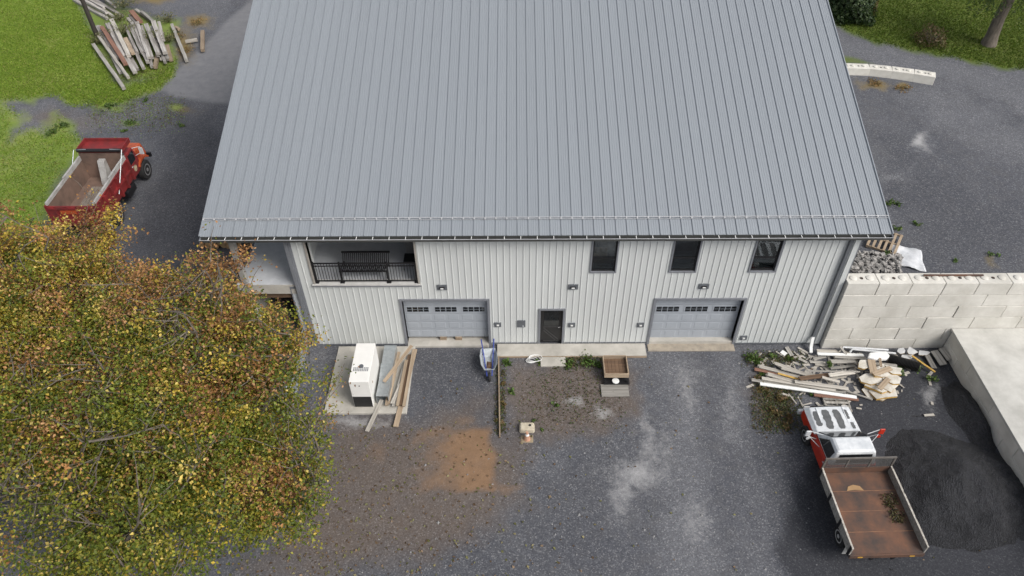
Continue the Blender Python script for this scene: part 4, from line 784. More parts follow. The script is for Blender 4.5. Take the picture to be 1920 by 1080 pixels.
for s_ in (-1, 1):
    MB().box(s_*.7-.12, s_*.7+.12, 3.045, 3.07, .72, .92).build('headlight', white, ft)
    wheel(ft, s_*.86, 2.12, .38, .22, chrome); wheel(ft, s_*.98, -1.98, .38, .2, rimw); wheel(ft, s_*.74, -1.98, .38, .2, rimw)
    MB().tube([(s_*.9, 1.5, 1.05), (s_*1.28, 1.45, 1.3), (s_*1.28, 1.45, 1.62), (s_*.8, 1.35, 1.5)], .014, 6).build('mirror_bracket', steel_w, ft); MB().tube([(s_*.9, 1.15, 1.05), (s_*1.28, 1.43, 1.35)], .012, 6).build('mirror_stay', steel_w, ft)
    MB().box(s_*1.34-.1, s_*1.34+.1, 1.40, 1.46, 1.36, 1.66).build('mirror', redor if s_ > 0 else steel_w, ft, bevel=.03); MB().lathe([(0, .07), (.03, .07), (.05, .03)], (s_*1.3, 1.38, 1.26), 'y', 12).build('round_mirror', redor if s_ > 0 else steel_w, ft)
    MB().box(s_*.9-.2, s_*.9+.14, -2.52, -2.5, .2, .85).build('mud_flap', M('pale_flap', (.5, .5, .48), rough=.8), ft)
MB().box(-.42, -.3, -2.9, 2.6, .5, .68).box(.3, .42, -2.9, 2.6, .5, .68).build('chassis', black, ft)
by0, by1 = -2.93, .08
MB().box(-1.2, 1.2, by0, by1, .92, 1.0).build('bed_floor', rust, ft)
for i in range(1, 4): MB().box(-1.18, 1.18, by0+i*.76-.012, by0+i*.76+.012, 1.0005, 1.006).build('floor_seam', M('rust_light', (.26, .13, .07), (.15, .08, .05), scale=4), ft)
for s_ in (-1, 1):
    MB().box(s_*1.22-.022, s_*1.22+.022, by0, by1, .95, 1.34).build('side_board', wood_grey, ft)
    MB().box(s_*1.22-.03, s_*1.22+.03, by0, by1, 1.341, 1.36).build('side_cap', wood_pale, ft)
    for k in range(4): y = by0+.06+k*(by1-by0-.12)/3; MB().box(s_*1.255-.012, s_*1.255+.012, y-.05, y+.05, .86, 1.37).build('stake', black, ft)
MB().box(-1.24, 1.24, by1, by1+.05, .9, 1.32).build('headboard', rust, ft)
hb = MB().box(-1.24, 1.24, by1+.0, by1+.05, 1.84, 1.9).box(-1.24, -1.18, by1, by1+.05, 1.321, 1.84).box(1.18, 1.24, by1, by1+.05, 1.321, 1.84).box(-.42, -.38, by1+.005, by1+.045, 1.321, 1.84).box(.38, .42, by1+.005, by1+.045, 1.321, 1.84).build('rack_frame', M('dull_steel', (.16, .15, .14), (.1, .09, .08), scale=6, rough=.6), ft)
scr = bpy.data.materials.new('mesh_screen'); scr.use_nodes = True; t = scr.node_tree; bs = t.nodes['Principled BSDF']; bs.inputs['Base Color'].default_value = (.1, .1, .1, 1); tr = nod(t, 'ShaderNodeBsdfTransparent'); mx = nod(t, 'ShaderNodeMixShader'); mx.inputs[0].default_value = .5
t.links.new(tr.outputs[0], mx.inputs[1]); t.links.new(bs.outputs[0], mx.inputs[2]); t.links.new(mx.outputs[0], t.nodes['Material Output'].inputs[0])
MB().box(-1.18, 1.18, by1+.02, by1+.026, 1.322, 1.838).build('mesh_screen', scr, ft)
MB().box(-1.22, 1.22, by0-.06, by0-.002, .82, .98).build('rear_sill', rust, ft)
for x in (-.95, .75): MB().box(x, x+.16, by0-.075, by0-.061, .87, .92).build('tail_light', M('amber', (.6, .35, .05), rough=.4), ft)
c = MB().prism([(-.28, 0), (-.2, .16), (0, .24), (.22, .18), (.3, .02), (0, .04)], 0, .012).build('cardboard_scrap', cardboard, None, loc=(16.1, -7.75, 1.001)); tag(c, 'tan cardboard scrap lying on the rusty flatbed', 'cardboard')

dt = thing('dump_truck', 'red dump truck with an orange hood parked beside the lawn', 'truck', (-16.45, 8.5, LOW))
inner = M('bed_brown', (.2, .13, .1), (.11, .075, .06), scale=1.5, rough=.8, detail=10); railw = M('grey_rail', (.42, .42, .41), (.3, .29, .28), scale=4, rough=.7)
W_ = 1.14; z0, z1 = 1.1, 2.15; y0, y1 = -2.42, 1.45
MB().box(-W_+.06, W_-.06, y0+.06, y1-.06, z0-.1, z0).build('bed_floor', inner, dt)
for i in range(7): MB().box(-.6+i*.19, -.43+i*.19, y0+.1, y1-.9, z0+.001, z0+.03).build('floor_plank', M('bed_plank', (.24, .21, .18), (.15, .12, .1), scale=4, rough=.8), dt)
for s_ in (-1, 1):
    MB().box(s_*(W_-.03)-.03, s_*(W_-.03)+.03, y0, y1, z0-.1, z1).build('bed_side', red, dt); MB().box(s_*(W_-.068)-.007, s_*(W_-.068)+.007, y0+.02, y1-.07, z0, z1-.02).build('side_liner', inner, dt)
    MB().box(s_*(W_-.03)-.045, s_*(W_-.03)+.045, y0+.05, (y0+y1)/2, z1, z1+.16).build('side_extension', railw, dt); MB().box(s_*(W_-.03)-.045, s_*(W_-.03)+.045, (y0+y1)/2+.02, y1-.02, z1, z1+.24).build('side_extension', railw, dt)
    for k in range(6): y = y0+.1+k*(y1-y0-.2)/5; MB().box(s_*(W_+.07)-.07, s_*(W_+.07)+.07, y-.06, y+.06, z0-.08, z1-.03).build('side_rib', red, dt)
    MB().box(s_*(W_+.055)-.055, s_*(W_+.055)+.055, y0, y1, z0+.42, z0+.52).build('side_rail', red, dt); MB().box(s_*(W_+.035)-.035, s_*(W_+.035)+.035, y0, y1, z1-.029, z1+.02).build('top_rail', red, dt)
    MB().tube([(s_*1.22, -.4, 1.35), (s_*1.2, 1.35, 2.78), (s_*.6, 1.36, 2.8)], .022, 8).build('tarp_arm', galv, dt)
MB().box(-W_+.06, W_-.06, y0, y0+.06, z0-.1, z1-.02).build('tailgate', red, dt)
for x in (-.75, -.25, .25, .75): MB().box(x-.04, x+.04, y0-.05, y0-.001, z0-.05, z1-.06).build('tailgate_rib', red, dt)
MB().box(-W_+.06, W_-.06, y0-.06, y0-.001, z1-.16, z1-.06).build('tailgate_rail', red, dt); MB().box(-.55, .2, y0-.066, y0-.061, z1-.42, z1-.2).build('tailgate_plate', orange, dt)
MB().box(-W_+.06, W_-.06, y1-.06, y1, z0-.1, 2.55).build('bed_headboard', inner, dt)
MB().extr([(y1-.75, z0+.001), (y1-.061, z0+.001), (y1-.061, 2.25), (y1-.3, 2.25)], 'x', -.17, .17).build('hoist_housing', railw, dt, bevel=.02)
MB().box(-W_, W_, y1+.0, y1+.95, 2.55, 2.6).build('cab_shield', red, dt)
MB().box(-W_, W_, y1+.95, y1+1.0, 2.55, 2.78).box(-W_, -W_+.05, y1, y1+.95, 2.601, 2.78).box(W_-.05, W_, y1, y1+.95, 2.601, 2.78).build('shield_rim', red, dt)
MB().tube([(-1.1, y1-.05, 2.72), (1.1, y1-.05, 2.72)], .09, 10).build('tarp_roll', black, dt, smooth=50)
MB().box(-.5, -.34, -2.3, 3.6, .62, .9).box(.34, .5, -2.3, 3.6, .62, .9).build('chassis', black, dt)
MB().extr([(1.62, .75), (1.62, 2.2), (2.5, 2.2), (2.75, 1.55), (2.75, .75)], 'x', -1.02, 1.02).build('cab', redor if False else red, dt, bevel=.06)
for s_ in (-1, 1):
    dr = MB().box(s_*1.024-.01, s_*1.024+.01, 1.75, 2.6, .82, 1.46).build('door', red, dt, bevel=.006); MB().box(s_*1.04-.01, s_*1.04+.01, 1.82, 1.95, 1.36, 1.4).build('handle', steel_w, dr)
MB().box(1.021, 1.03, 1.85, 2.45, 1.5, 2.05).build('side_window', glass_dk, dt); MB().box(-1.03, -1.021, 1.85, 2.45, 1.5, 2.05).build('side_window', glass_dk, dt)
MB().lathe([(0, .17), (.012, .17)], (1.036, 2.1, 1.18), 'x', 18).build('door_emblem', M('emblem_cream', (.6, .5, .32), (.25, .2, .15), scale=9), dt)
MB().add([(-.98, 2.76, .8), (.98, 2.76, .8), (.8, 4.12, .8), (-.8, 4.12, .8), (-.88, 2.76, 1.72), (.88, 2.76, 1.72), (.68, 4.05, 1.5), (-.68, 4.05, 1.5)], [(0, 3, 2, 1), (4, 5, 6, 7), (0, 1, 5, 4), (1, 2, 6, 5), (2, 3, 7, 6), (3, 0, 4, 7)]).build('hood', orange, dt, bevel=.1)
for s_ in (-1, 1):
    MB().extr([(2.4, 1.02), (2.55, 1.2), (2.95, 1.27), (3.4, 1.15), (3.6, .95), (3.5, .93), (3.3, 1.08), (2.95, 1.18), (2.6, 1.1), (2.48, .98)], 'x', s_*.72, s_*1.12).build('fender', orange, dt)
    wheel(dt, s_*1.0, 2.92, .52, .28, chrome)
    for yy in (-.95, -2.15): wheel(dt, s_*1.0, yy, .5, .27, rimw); wheel(dt, s_*.66, yy, .5, .27, rimw)
    MB().tube([(s_*1.0, 2.6, 1.6), (s_*1.35, 2.7, 1.75), (s_*1.35, 2.7, 2.1), (s_*.95, 2.5, 2.1)], .016, 6).build('mirror_bracket', steel_w, dt); MB().box(s_*1.36-.1, s_*1.36+.1, 2.66, 2.7, 1.65, 2.05).build('mirror', steel_w, dt)
MB().box(-.9, .9, 4.16, 4.28, .5, .75).build('bumper', black, dt)
MB().tube([(1.0, 1.55, .9), (1.0, 1.55, 2.6)], .06, 10).build('exhaust_stack', trim_dk, dt)
MB().box(.85, 1.25, .3, 1.2, .55, .95).build('fuel_tank', black, dt, bevel=.05)

# ================================================================ foliage
def leafmat(name, rough=.55, trans=.25):
    m = bpy.data.materials.new(name); m.use_nodes = True; t = m.node_tree; b = t.nodes['Principled BSDF']; b.inputs['Roughness'].default_value = rough
    vc = nod(t, 'ShaderNodeVertexColor', layer_name='leaf'); t.links.new(vc.outputs[0], b.inputs['Base Color'])
    tl = nod(t, 'ShaderNodeBsdfTranslucent'); mx = nod(t, 'ShaderNodeMixShader'); mx.inputs[0].default_value = trans
    t.links.new(vc.outputs[0], tl.inputs[0]); t.links.new(b.outputs[0], mx.inputs[1]); t.links.new(tl.outputs[0], mx.inputs[2]); t.links.new(mx.outputs[0], t.nodes['Material Output'].inputs[0])
    return m
lm = leafmat('leaf', trans=.35)
def leaves(name, P, N, size, colr, parent=None, fold=.25, aspect=.75):
    """P centres (n,3), N normals (n,3), size (n,), colr (n,3): one folded leaf (2 quads) each, in one mesh"""
    n = len(P); N = N/np.linalg.norm(N, axis=1, keepdims=True); a = rng.normal(size=(n, 3)); T = np.cross(N, a); T /= np.linalg.norm(T, axis=1, keepdims=True); B = np.cross(N, T)
    s = size[:, None]; tip = P+T*s*.6; base = P-T*s*.55; l = P+B*s*aspect*.5+N*s*fold-T*s*.05; r = P-B*s*aspect*.5+N*s*fold-T*s*.05
    co = np.stack([base, r, tip, l], 1).reshape(-1, 3)
    tri = (np.arange(n)*4)[:, None]+np.array([[0, 1, 2, 0, 2, 3]]); tri = tri.reshape(-1)
    me = bpy.data.meshes.new(name); me.vertices.add(4*n); me.vertices.foreach_set('co', co.ravel().astype(np.float32))
    me.loops.add(len(tri)); me.loops.foreach_set('vertex_index', tri.astype(np.int32)); k = len(tri)//3
    me.polygons.add(k); me.polygons.foreach_set('loop_start', np.arange(0, len(tri), 3, dtype=np.int32)); me.polygons.foreach_set('loop_total', np.full(k, 3, dtype=np.int32)); me.update(calc_edges=True)
    at = me.color_attributes.new('leaf', 'FLOAT_COLOR', 'POINT'); c4 = np.ones((4*n, 4), np.float32); c4[:, :3] = np.repeat(colr, 4, 0); at.data.foreach_set('color', c4.ravel())
    me.materials.append(lm); o = link(name, me, parent); return o
def pick(pal, wts, n, jit=.25):
    pal = np.array(pal); i = rng.choice(len(pal), n, p=np.array(wts)/sum(wts)); return pal[i]*(1+rng.uniform(-jit, jit, (n, 1)))
GRN = [(.07, .10, .012), (.13, .155, .016), (.22, .21, .025)]; YEL = [(.38, .28, .04), (.44, .34, .09)]; BRN = [(.22, .11, .04), (.31, .155, .055), (.16, .08, .035), (.38, .22, .1)]
def maple(base, crown_c, rad, nb, seed, label, yellow=0.0, nleaf=58):
    r = random.Random(seed); g = np.random.default_rng(seed)
    tr = thing('maple_tree', label, 'tree', base)
    base = Vector(base); cc = Vector(crown_c); tw = MB(); tips = []
    fork = Vector((base.x*.7+cc.x*.3, base.y*.7+cc.y*.3, base.z+1.7))
    tm_ = MB().tube([base-base+Vector((0, 0, -.2)), (fork-base)*.5, fork-base], .2, 10, rads=[.3, .23, .2]); tm_.build('trunk', bark, tr, smooth=60)
    def grow(p, d, L, rad_, lev):
        n = 4; pts = [p]; q_ = p.copy(); dd = d.copy()
        for i in range(n):
            dd = (dd+Vector((r.gauss(0, .16), r.gauss(0, .16), r.gauss(.02, .12)))).normalized(); q_ = q_+dd*(L/n); pts.append(q_.copy())
        tw.tube([x-base for x in pts], rad_, 6 if lev < 2 else 4, rads=[rad_*(1-.17*i) for i in range(n+1)], caps=False)
        if lev >= 3: tips.append((pts[-1], dd)); tips.append((pts[2], dd)); return
        k = [0, 5, 5, 4][lev] if lev else 7
        for i in range(k):
            t = r.uniform(.35, 1) if i else 1; j = min(n, max(1, int(t*n))); a = r.uniform(0, 6.28)
            side = Vector((math.cos(a), math.sin(a), r.uniform(-.25, .75))); nd = (dd*.75+side*.75).normalized()
            e = pts[j]+nd*L*.6-cc; 
            if (e.x/rad[0])**2+(e.y/rad[1])**2+(e.z/rad[2])**2 > 1.25: nd = (nd - e.normalized()*.8).normalized()
            grow(pts[j], nd, L*r.uniform(.52, .72), rad_*.55, lev+1)
    for i in range(nb):
        a = 6.28*i/nb+r.uniform(-.3, .3); el = r.choice([.25, .6, 1.0, 1.3]); dirv = Vector((math.cos(a)*math.cos(el), math.sin(a)*math.cos(el), math.sin(el)))
        tgt = cc+Vector((dirv.x*rad[0], dirv.y*rad[1], (dirv.z-.35)*rad[2]))*.62; v_ = tgt-fork
        grow(fork+Vector((0, 0, r.uniform(-.3, .2))), v_.normalized(), v_.length, .12, 0)
    tw.build('branches', bark, tr)
    P = []; C = []; Nn = []; Sz = []
    for (p, d) in tips:
        n1_ = mnoise.noise(Vector((p.x*.55, p.y*.55, p.z*.55+seed))); n2_ = mnoise.noise(Vector((p.x*1.1+7, p.y*1.1, p.z*1.1+seed)))
        thin = n2_ < -.18 or mnoise.noise(Vector((p.x*.32+3, p.y*.32, p.z*.32+seed))) < -.38
        n = int(nleaf*r.uniform(.6, 1.8)*(.12 if thin else 1))+2; pp = np.array(p)+g.normal(size=(n, 3))*np.array([.21, .21, .13]); 
        rel = (p.z-(cc.z-rad[2]))/(2*rad[2]); out = math.sqrt(((p.x-cc.x)/rad[0])**2+((p.y-cc.y)/rad[1])**2)
        bw = max(.0, min(.97, -.1+.45*rel+.095*(p.y-cc.y)+.08*(out-.5)+.9*n1_+r.gauss(0, .16))); yw = max(.03, .1+yellow+.5*n2_+.1*r.random())
        mixp = [(1-bw)*.4, (1-bw)*.34, (1-bw)*.3, yw*.6, yw*.4, bw*.3, bw*.3, bw*.22, bw*.22]
        cl = pick(GRN+YEL+BRN, mixp, n); dom = pick(GRN+YEL+BRN, mixp, 1)[0]; cl = np.where(g.random((n, 1)) < .6, dom*(1+g.uniform(-.3, .3, (n, 1))), cl)*1.28; C.append(cl); P.append(pp); nn = g.normal(size=(n, 3)); nn[:, 2] = np.abs(nn[:, 2])+.5; Nn.append(nn); Sz.append(g.uniform(.05, .115, n))
    o = leaves('crown', np.concatenate(P)-np.array(base), np.concatenate(Nn), np.concatenate(Sz), np.concatenate(C), tr); o['kind'] = 'stuff'
    return tr, len(tips)
t1, n1 = maple((-6.3, -7.6, .05), (-6.3, -7.4, 4.5), (5.5, 7.0, 3.4), 18, 3, 'large maple turning brown and olive beside the barn corner')
t2, n2 = maple((-13.2, -6.0, .1), (-12.8, -5.4, 4.6), (4.6, 7.0, 3.4), 13, 11, 'yellowing maple at the left of the large brown maple', yellow=.3)
print('tips', n1, n2)
# fallen leaves
n = 1900; u = np.abs(rng.normal(0, 1, n)); pu = 560+rng.normal(0, 260, n); pv = rng.uniform(790, 1110, n); extra = rng.random(n) < .15; pu = np.where(extra, rng.uniform(250, 1900, n), pu); pv = np.where(extra, rng.uniform(460, 1100, n), pv)
P = np.array([list(G(a, b_, .02)) for a, b_ in zip(pu, pv)]); P = P[(P[:, 1] < -.9) & ~((P[:, 0] > -3.4) & (P[:, 0] < .1) & (P[:, 1] > -3.8)) & ~((P[:, 0] > 14.8) & (P[:, 0] < 17.8) & (P[:, 1] < -4))]; P[:, 2] = height(P[:, 0], P[:, 1])+.02
nn = rng.normal(size=(len(P), 3))*.4; nn[:, 2] = 1
stuff(leaves('fallen_leaves', P, nn, rng.uniform(.05, .13, len(P)), pick([(.17, .17, .06), (.24, .21, .1), (.14, .09, .05), (.22, .15, .09)], [3, 2, 3, 2], len(P)), None), 'fallen yellow and brown leaves scattered on the gravel', 'leaves')
n = 260; P = np.stack([rng.normal(17.15, .12, n), rng.uniform(-9.0, -7.9, n), 1.02+rng.uniform(0, .08, n)], 1); P[:, 0] = np.minimum(P[:, 0], 17.42); nn = rng.normal(size=(n, 3)); nn[:, 2] = 1.2
stuff(leaves('bed_leaves', P, nn, rng.uniform(.05, .1, n), pick([(.07, .07, .02), (.12, .1, .04), (.05, .04, .02)], [2, 2, 2], n), None), 'drift of dark leaves along the side of the rusty flatbed', 'leaves')
# stones
sb_ = MB(); 
for i in range(450):
    u_, v_ = random.uniform(620, 1900), random.uniform(660, 1080); c = G(u_, v_, .0)
    if c.y > -.95 or (14.9 < c.x < 17.7 and c.y < -4) or (17.6 < c.x and c.y < -4.2) or (-3.4 < c.x < .3 and c.y > -3.9): continue
    s_ = random.uniform(.012, .04) if random.random() < .93 else random.uniform(.04, .08); c = Vector((c.x, c.y, hz(c.x, c.y)+s_*.3)); a = random.random()*6
    sb_.add([c+Vector((s_*math.cos(a+k*1.57)*random.uniform(.7, 1.2), s_*math.sin(a+k*1.57)*random.uniform(.7, 1.2), -s_*.4)) for k in range(4)]+[c+Vector((0, 0, s_*.6))], [(0, 1, 4), (1, 2, 4), (2, 3, 4), (3, 0, 4)])
stuff(sb_.build('loose_stones', M('pale_stone', (.32, .32, .32), (.15, .15, .16), scale=3, rough=.9), None), 'loose pale stones scattered over the gravel yard', 'stones')
# grass blades
def grass(name, mask_pts, n, pal, wts, h, label):
    P = []
    while len(P) < n:
        m_ = n*2; u_ = rng.uniform(mask_pts[0], mask_pts[1], m_); v_ = rng.uniform(mask_pts[2], mask_pts[3], m_); k = mask_pts[5](u_, v_)
        sel = rng.random(m_) < k
        for a, b_ in zip(u_[sel], v_[sel]): P.append(list(G(a, b_, mask_pts[4])))
    P = np.array(P[:n]); P[:, 2] = height(P[:, 0], P[:, 1])+h*.35; nn = rng.normal(size=(n, 3)); nn[:, 2] *= .25
    return stuff(leaves(name, P, nn, rng.uniform(.6, 1.3, n)*h, pick(pal, wts, n, .3), None, fold=.05, aspect=.35), label, 'grass')
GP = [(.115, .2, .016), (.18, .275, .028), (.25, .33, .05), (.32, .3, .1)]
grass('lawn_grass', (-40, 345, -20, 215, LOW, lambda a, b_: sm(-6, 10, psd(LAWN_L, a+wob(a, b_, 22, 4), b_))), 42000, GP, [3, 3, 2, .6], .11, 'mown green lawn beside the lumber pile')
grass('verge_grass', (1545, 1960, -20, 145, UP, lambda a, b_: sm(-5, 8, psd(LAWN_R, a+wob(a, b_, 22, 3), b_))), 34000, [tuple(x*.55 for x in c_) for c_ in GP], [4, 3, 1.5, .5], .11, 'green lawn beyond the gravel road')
grass('patchy_grass', (-20, 175, 185, 460, LOW, lambda a, b_: .55*sm(-10, 25, psd(PATCH_L, a+wob(a, b_, 20, 9), b_+wob(b_, a, 20, 6)))), 9000, GP, [3, 3, 2, 1.5], .1, 'patchy grass beside the red dump truck')
def cover(name, poly, n, pal, label, z=0.0):
    us = [p[0] for p in poly]; vs_ = [p[1] for p in poly]
    P = []
    while len(P) < n:
        u_ = rng.uniform(min(us), max(us), 4*n); v_ = rng.uniform(min(vs_), max(vs_), 4*n); k = sm(-6, 14, psd(poly, u_+wob(u_, v_, 9, 4), v_+wob(v_, u_, 9, 3)))*(.25+.75*(np.sin(u_/5+np.sin(v_/4))*np.sin(v_/4+1) > -.1))
        P += [list(G(a, b_, z)) for a, b_ in zip(u_[rng.random(4*n) < k], v_[rng.random(4*n) < k])]
    P = np.array(P[:n]); P[:, 2] = height(P[:, 0], P[:, 1])+rng.uniform(.0, .07, n); nn = rng.normal(size=(n, 3))*.7; nn[:, 2] = 1
    stuff(leaves(name, P, nn, rng.uniform(.03, .08, n), pick(pal, [1]*len(pal), n), None), label, 'ground cover')
# weeds: single plants
WG = [(.05, .1, .015), (.08, .15, .02), (.11, .16, .03)]; WB = [(.13, .1, .03), (.18, .11, .05), (.09, .09, .025)]
def plant(u_, v_, z, rr, h, n, pal, label, grp, nm='weed', size=(.06, .13)):
    c = G(u_, v_, z); c = Vector((c.x, c.y, z)); o = thing(nm, label, 'plant', c, 0, grp); st = MB(); P = []; 
    k = max(3, n//14)
    for i in range(k):
        a = random.random()*6.28; t = Vector((math.cos(a)*rr*random.random(), math.sin(a)*rr*random.random(), h*random.uniform(.5, 1))); st.tube([(0, 0, -.02), (t.x*.4, t.y*.4, t.z*.6), t], .007, 4, caps=False)
        P += [[t.x*f+random.gauss(0, rr*.2), t.y*f+random.gauss(0, rr*.2), max(.02, t.z*f+random.gauss(0, .03))] for f in [random.uniform(.3, 1.05) for _ in range(n//k)]]
    st.build('stem', M('stem_green', (.1, .12, .04), rough=.7), o); P = np.array(P); nn = rng.normal(size=(len(P), 3))*.7; nn[:, 2] = 1
    leaves('foliage', P, nn, rng.uniform(*size, len(P)), pick(pal, [2, 2, 1], len(P)), o)
    return o
for a in [(1405, 672, 0, .35, .3, 90), (1418, 680, 0, .28, .25, 70), (1450, 668, 0, .2, .2, 40), (1553, 688, .12, .2, .3, 50), (1520, 742, 0, .1, .15, 20), (1425, 704, 0, .15, .12, 30), (1480, 675, 0, .2, .15, 36)]: plant(*a, WG, 'leafy green weed growing by the scrap heap', 'weeds by the scrap heap')
for a in [(1430, 735, 0, .4, .2, 90), (1462, 750, 0, .35, .22, 90), (1450, 775, 0, .35, .2, 80), (1480, 785, 0, .3, .22, 70), (1420, 715, 0, .3, .15, 60), (1475, 805, 0, .25, .15, 50)]: plant(*a, WB+[(.07, .1, .02)] if False else WB, 'low brownish weed on the strip beside the white truck', 'brown weeds beside the truck')
for a in [(1068, 682, 0, .4, .16, 110), (1100, 680, 0, .45, .18, 140), (1122, 686, 0, .3, .14, 80), (948, 682, 0, .25, .2, 60), (960, 735, 0, .22, .15, 50), (1010, 680, 0, .2, .08, 30), (1000, 790, 0, .12, .06, 18), (1040, 760, 0, .15, .08, 22), (930, 690, 0, .15, .1, 30), (1015, 808, 0, .12, .08, 20)]: plant(*a, WG, 'green weed growing in the gravel before the stoop', 'weeds before the stoop')
for a in [(942, 720, 0, .15, .12, 40), (943, 760, 0, .15, .12, 40), (941, 795, 0, .15, .1, 40), (931, 790, 0, .12, .1, 30)]: plant(*a, WB, 'low brownish weed along the timber edging board', 'weeds along the edging')
for a in [(1718, 690, .05, .3, .2, 60), (1745, 712, .1, .3, .15, 60), (1690, 700, 0, .25, .15, 50)]: plant(*a, WG, 'green weed at the foot of the platform wall', 'weeds by the platform wall')
for a in [(1680, 382, UP, .35, .2, 60), (1665, 385, UP, .2, .15, 40), (1720, 422, UP, .2, .12, 36), (1682, 430, UP, .25, .12, 40), (1790, 490, UP, .2, .12, 30), (1860, 478, UP, .25, .12, 36), (1628, 135, UP, .2, .1, 30), (1664, 477, UP+.1, .2, .15, 30)]: plant(*a, WG, 'small green weed on the upper gravel lot', 'weeds on the upper lot')
for a in [(205, 199, LOW, .5, .15, 110), (245, 230, LOW, .5, .12, 100), (232, 245, LOW, .3, .1, 50), (275, 188, LOW, .35, .12, 60), (95, 250, LOW, .5, .15, 120), (120, 235, LOW, .5, .15, 120), (345, 235, LOW, .3, .08, 40)]: plant(*a, WG, 'green weed patch on the gravel near the dump truck', 'weeds near the dump truck')
for a in [(235, 65, LOW+.2, 1.2, 1.0, 420), (185, 82, LOW, 1.0, .7, 300), (232, 15, LOW+.2, 1.2, 1.0, 420), (315, 42, LOW, 1.1, .7, 320), (318, 78, LOW, .8, .7, 240), (282, 72, LOW+.4, .8, .6, 200), (225, 40, LOW, 1.0, .8, 300)]: plant(*a, [(.13, .14, .06), (.17, .17, .08), (.2, .17, .08)], 'pale bushy weed growing through the lumber pile', 'weeds in the lumber pile')
for a in [(350, 95, LOW, .8, .25, 150), (372, 45, LOW, .8, .25, 130), (340, 70, LOW, .7, .25, 130), (1640, 158, UP, .7, .12, 120), (1690, 166, UP, .6, .12, 100)]: plant(*a, [(.28, .17, .06), (.2, .13, .05), (.25, .19, .08)], 'dry rusty brown weed patch on the gravel', 'dry weeds')
# bushes and trees beyond the road
def bush(u_, v_, rx, rz, n, pal, label, nm='bush', size=(.12, .24)):
    c = G(u_, v_, UP); o = thing(nm, label, 'bush', (c.x, c.y, UP)); d3 = rng.normal(size=(n, 3)); d3 /= np.linalg.norm(d3, axis=1, keepdims=True); rr = rng.uniform(.45, 1, n)**.6*(1+.2*np.sin(d3[:, 0]*5+d3[:, 2]*4))
    P = d3*rr[:, None]*np.array([rx, rx, rz]); P[:, 2] = np.abs(P[:, 2]+rz*.35); leaves('foliage', P, d3+rng.normal(size=(n, 3))*.5, rng.uniform(*size, n), pick(pal, [3, 3, 1], n), o)
    st = MB()
    for i in range(9): a = i*.7; st.tube([(0, 0, -.05), (math.cos(a)*rx*.4, math.sin(a)*rx*.4, rz*.7)], .025, 5)
    st.build('stems', bark, o); return o
bush(1588, 30, 1.7, 1.6, 5200, [(.02, .045, .012), (.035, .065, .016), (.1, .14, .06)], 'dense dark green shrub at the edge of the road behind the barn')
bush(1625, 25, .6, 1.3, 900, [(.12, .09, .03), (.16, .12, .05), (.08, .08, .02)], 'thin brownish shrub beside the dense green one', size=(.06, .14))
bush(1742, 82, 1.0, .9, 1300, [(.12, .10, .04), (.16, .11, .055), (.07, .085, .02)], 'sparse reddish brown bush on the lawn beside the road', size=(.05, .13))
c = G(1853, 84, UP); wl = thing('willow_tree', 'tree with a thick leaning trunk and hanging leaves beyond the road', 'tree', (c.x, c.y, UP))
MB().tube([(0, 0, -.2), (.05, .1, .5), (.0, .1, 1.6), (.15, .2, 3.2), (.5, .3, 5.2)], .3, 12, rads=[.5, .36, .31, .3, .22]).build('trunk', bark, wl, smooth=60)
lb_ = MB(); P = []
for i in range(16):
    a = random.random()*6.28; r_ = random.uniform(1.2, 3.2); e = Vector((.3+math.cos(a)*r_, .3+math.sin(a)*r_, random.uniform(4.2, 6.2))); lb_.tube([(.15, .2, 3.0+random.random()), (e.x*.5, e.y*.5, e.z*.95), e], .06, 5, rads=[.08, .05, .02])
    for s_ in range(9):
        q0 = Vector((e.x*.6+random.gauss(0, .6), e.y*.6+random.gauss(0, .6), e.z)); L_ = random.uniform(1.2, 3.0)
        P += [[q0.x+random.gauss(0, .1), q0.y+random.gauss(0, .1), q0.z-L_*f] for f in np.linspace(0, 1, 42)]
lb_.build('limbs', bark, wl); P = np.array(P); nn = rng.normal(size=(len(P), 3)); leaves('crown', P, nn, rng.uniform(.1, .22, len(P)), pick([(.04, .08, .015), (.07, .11, .02), (.16, .18, .06)], [3, 3, 1], len(P)), wl, aspect=.4)

CV = [(.05, .085, .018), (.08, .11, .025), (.12, .10, .04), (.14, .09, .045), (.07, .06, .03)]
cover('stoop_cover', [(1035, 668), (1130, 668), (1128, 690), (1090, 698), (1040, 688)], 1100, CV, 'low green growth along the front of the stoop')
cover('strip_cover', [(1402, 700), (1440, 712), (1495, 765), (1505, 812), (1460, 815), (1425, 770)], 4200, CV, 'low brown and green growth on the strip beside the white truck')
cover('heap_cover', [(1390, 662), (1470, 655), (1520, 668), (1500, 690), (1400, 690)], 1500, CV, 'low growth at the barn side of the scrap heap')
cover('edging_cover', [(926, 700), (948, 672), (950, 815), (928, 815)], 900, CV, 'thin growth along the timber edging')
cover('cart_cover', [(960, 690), (1120, 700), (1190, 760), (1100, 820), (1000, 780)], 1300, CV, 'sparse brown growth on the dirt before the barn')
cover('lot_cover', [(160, 185), (330, 175), (360, 215), (250, 260), (160, 225)], 3000, GP[:2]+CV[2:4], 'straggling growth on the gravel near the dump truck', LOW)
cover('pile_cover', [(180, 80), (320, 110), (335, 140), (240, 165)], 3500, GP[:2]+CV[2:4], 'rough grass at the foot of the lumber pile', LOW)

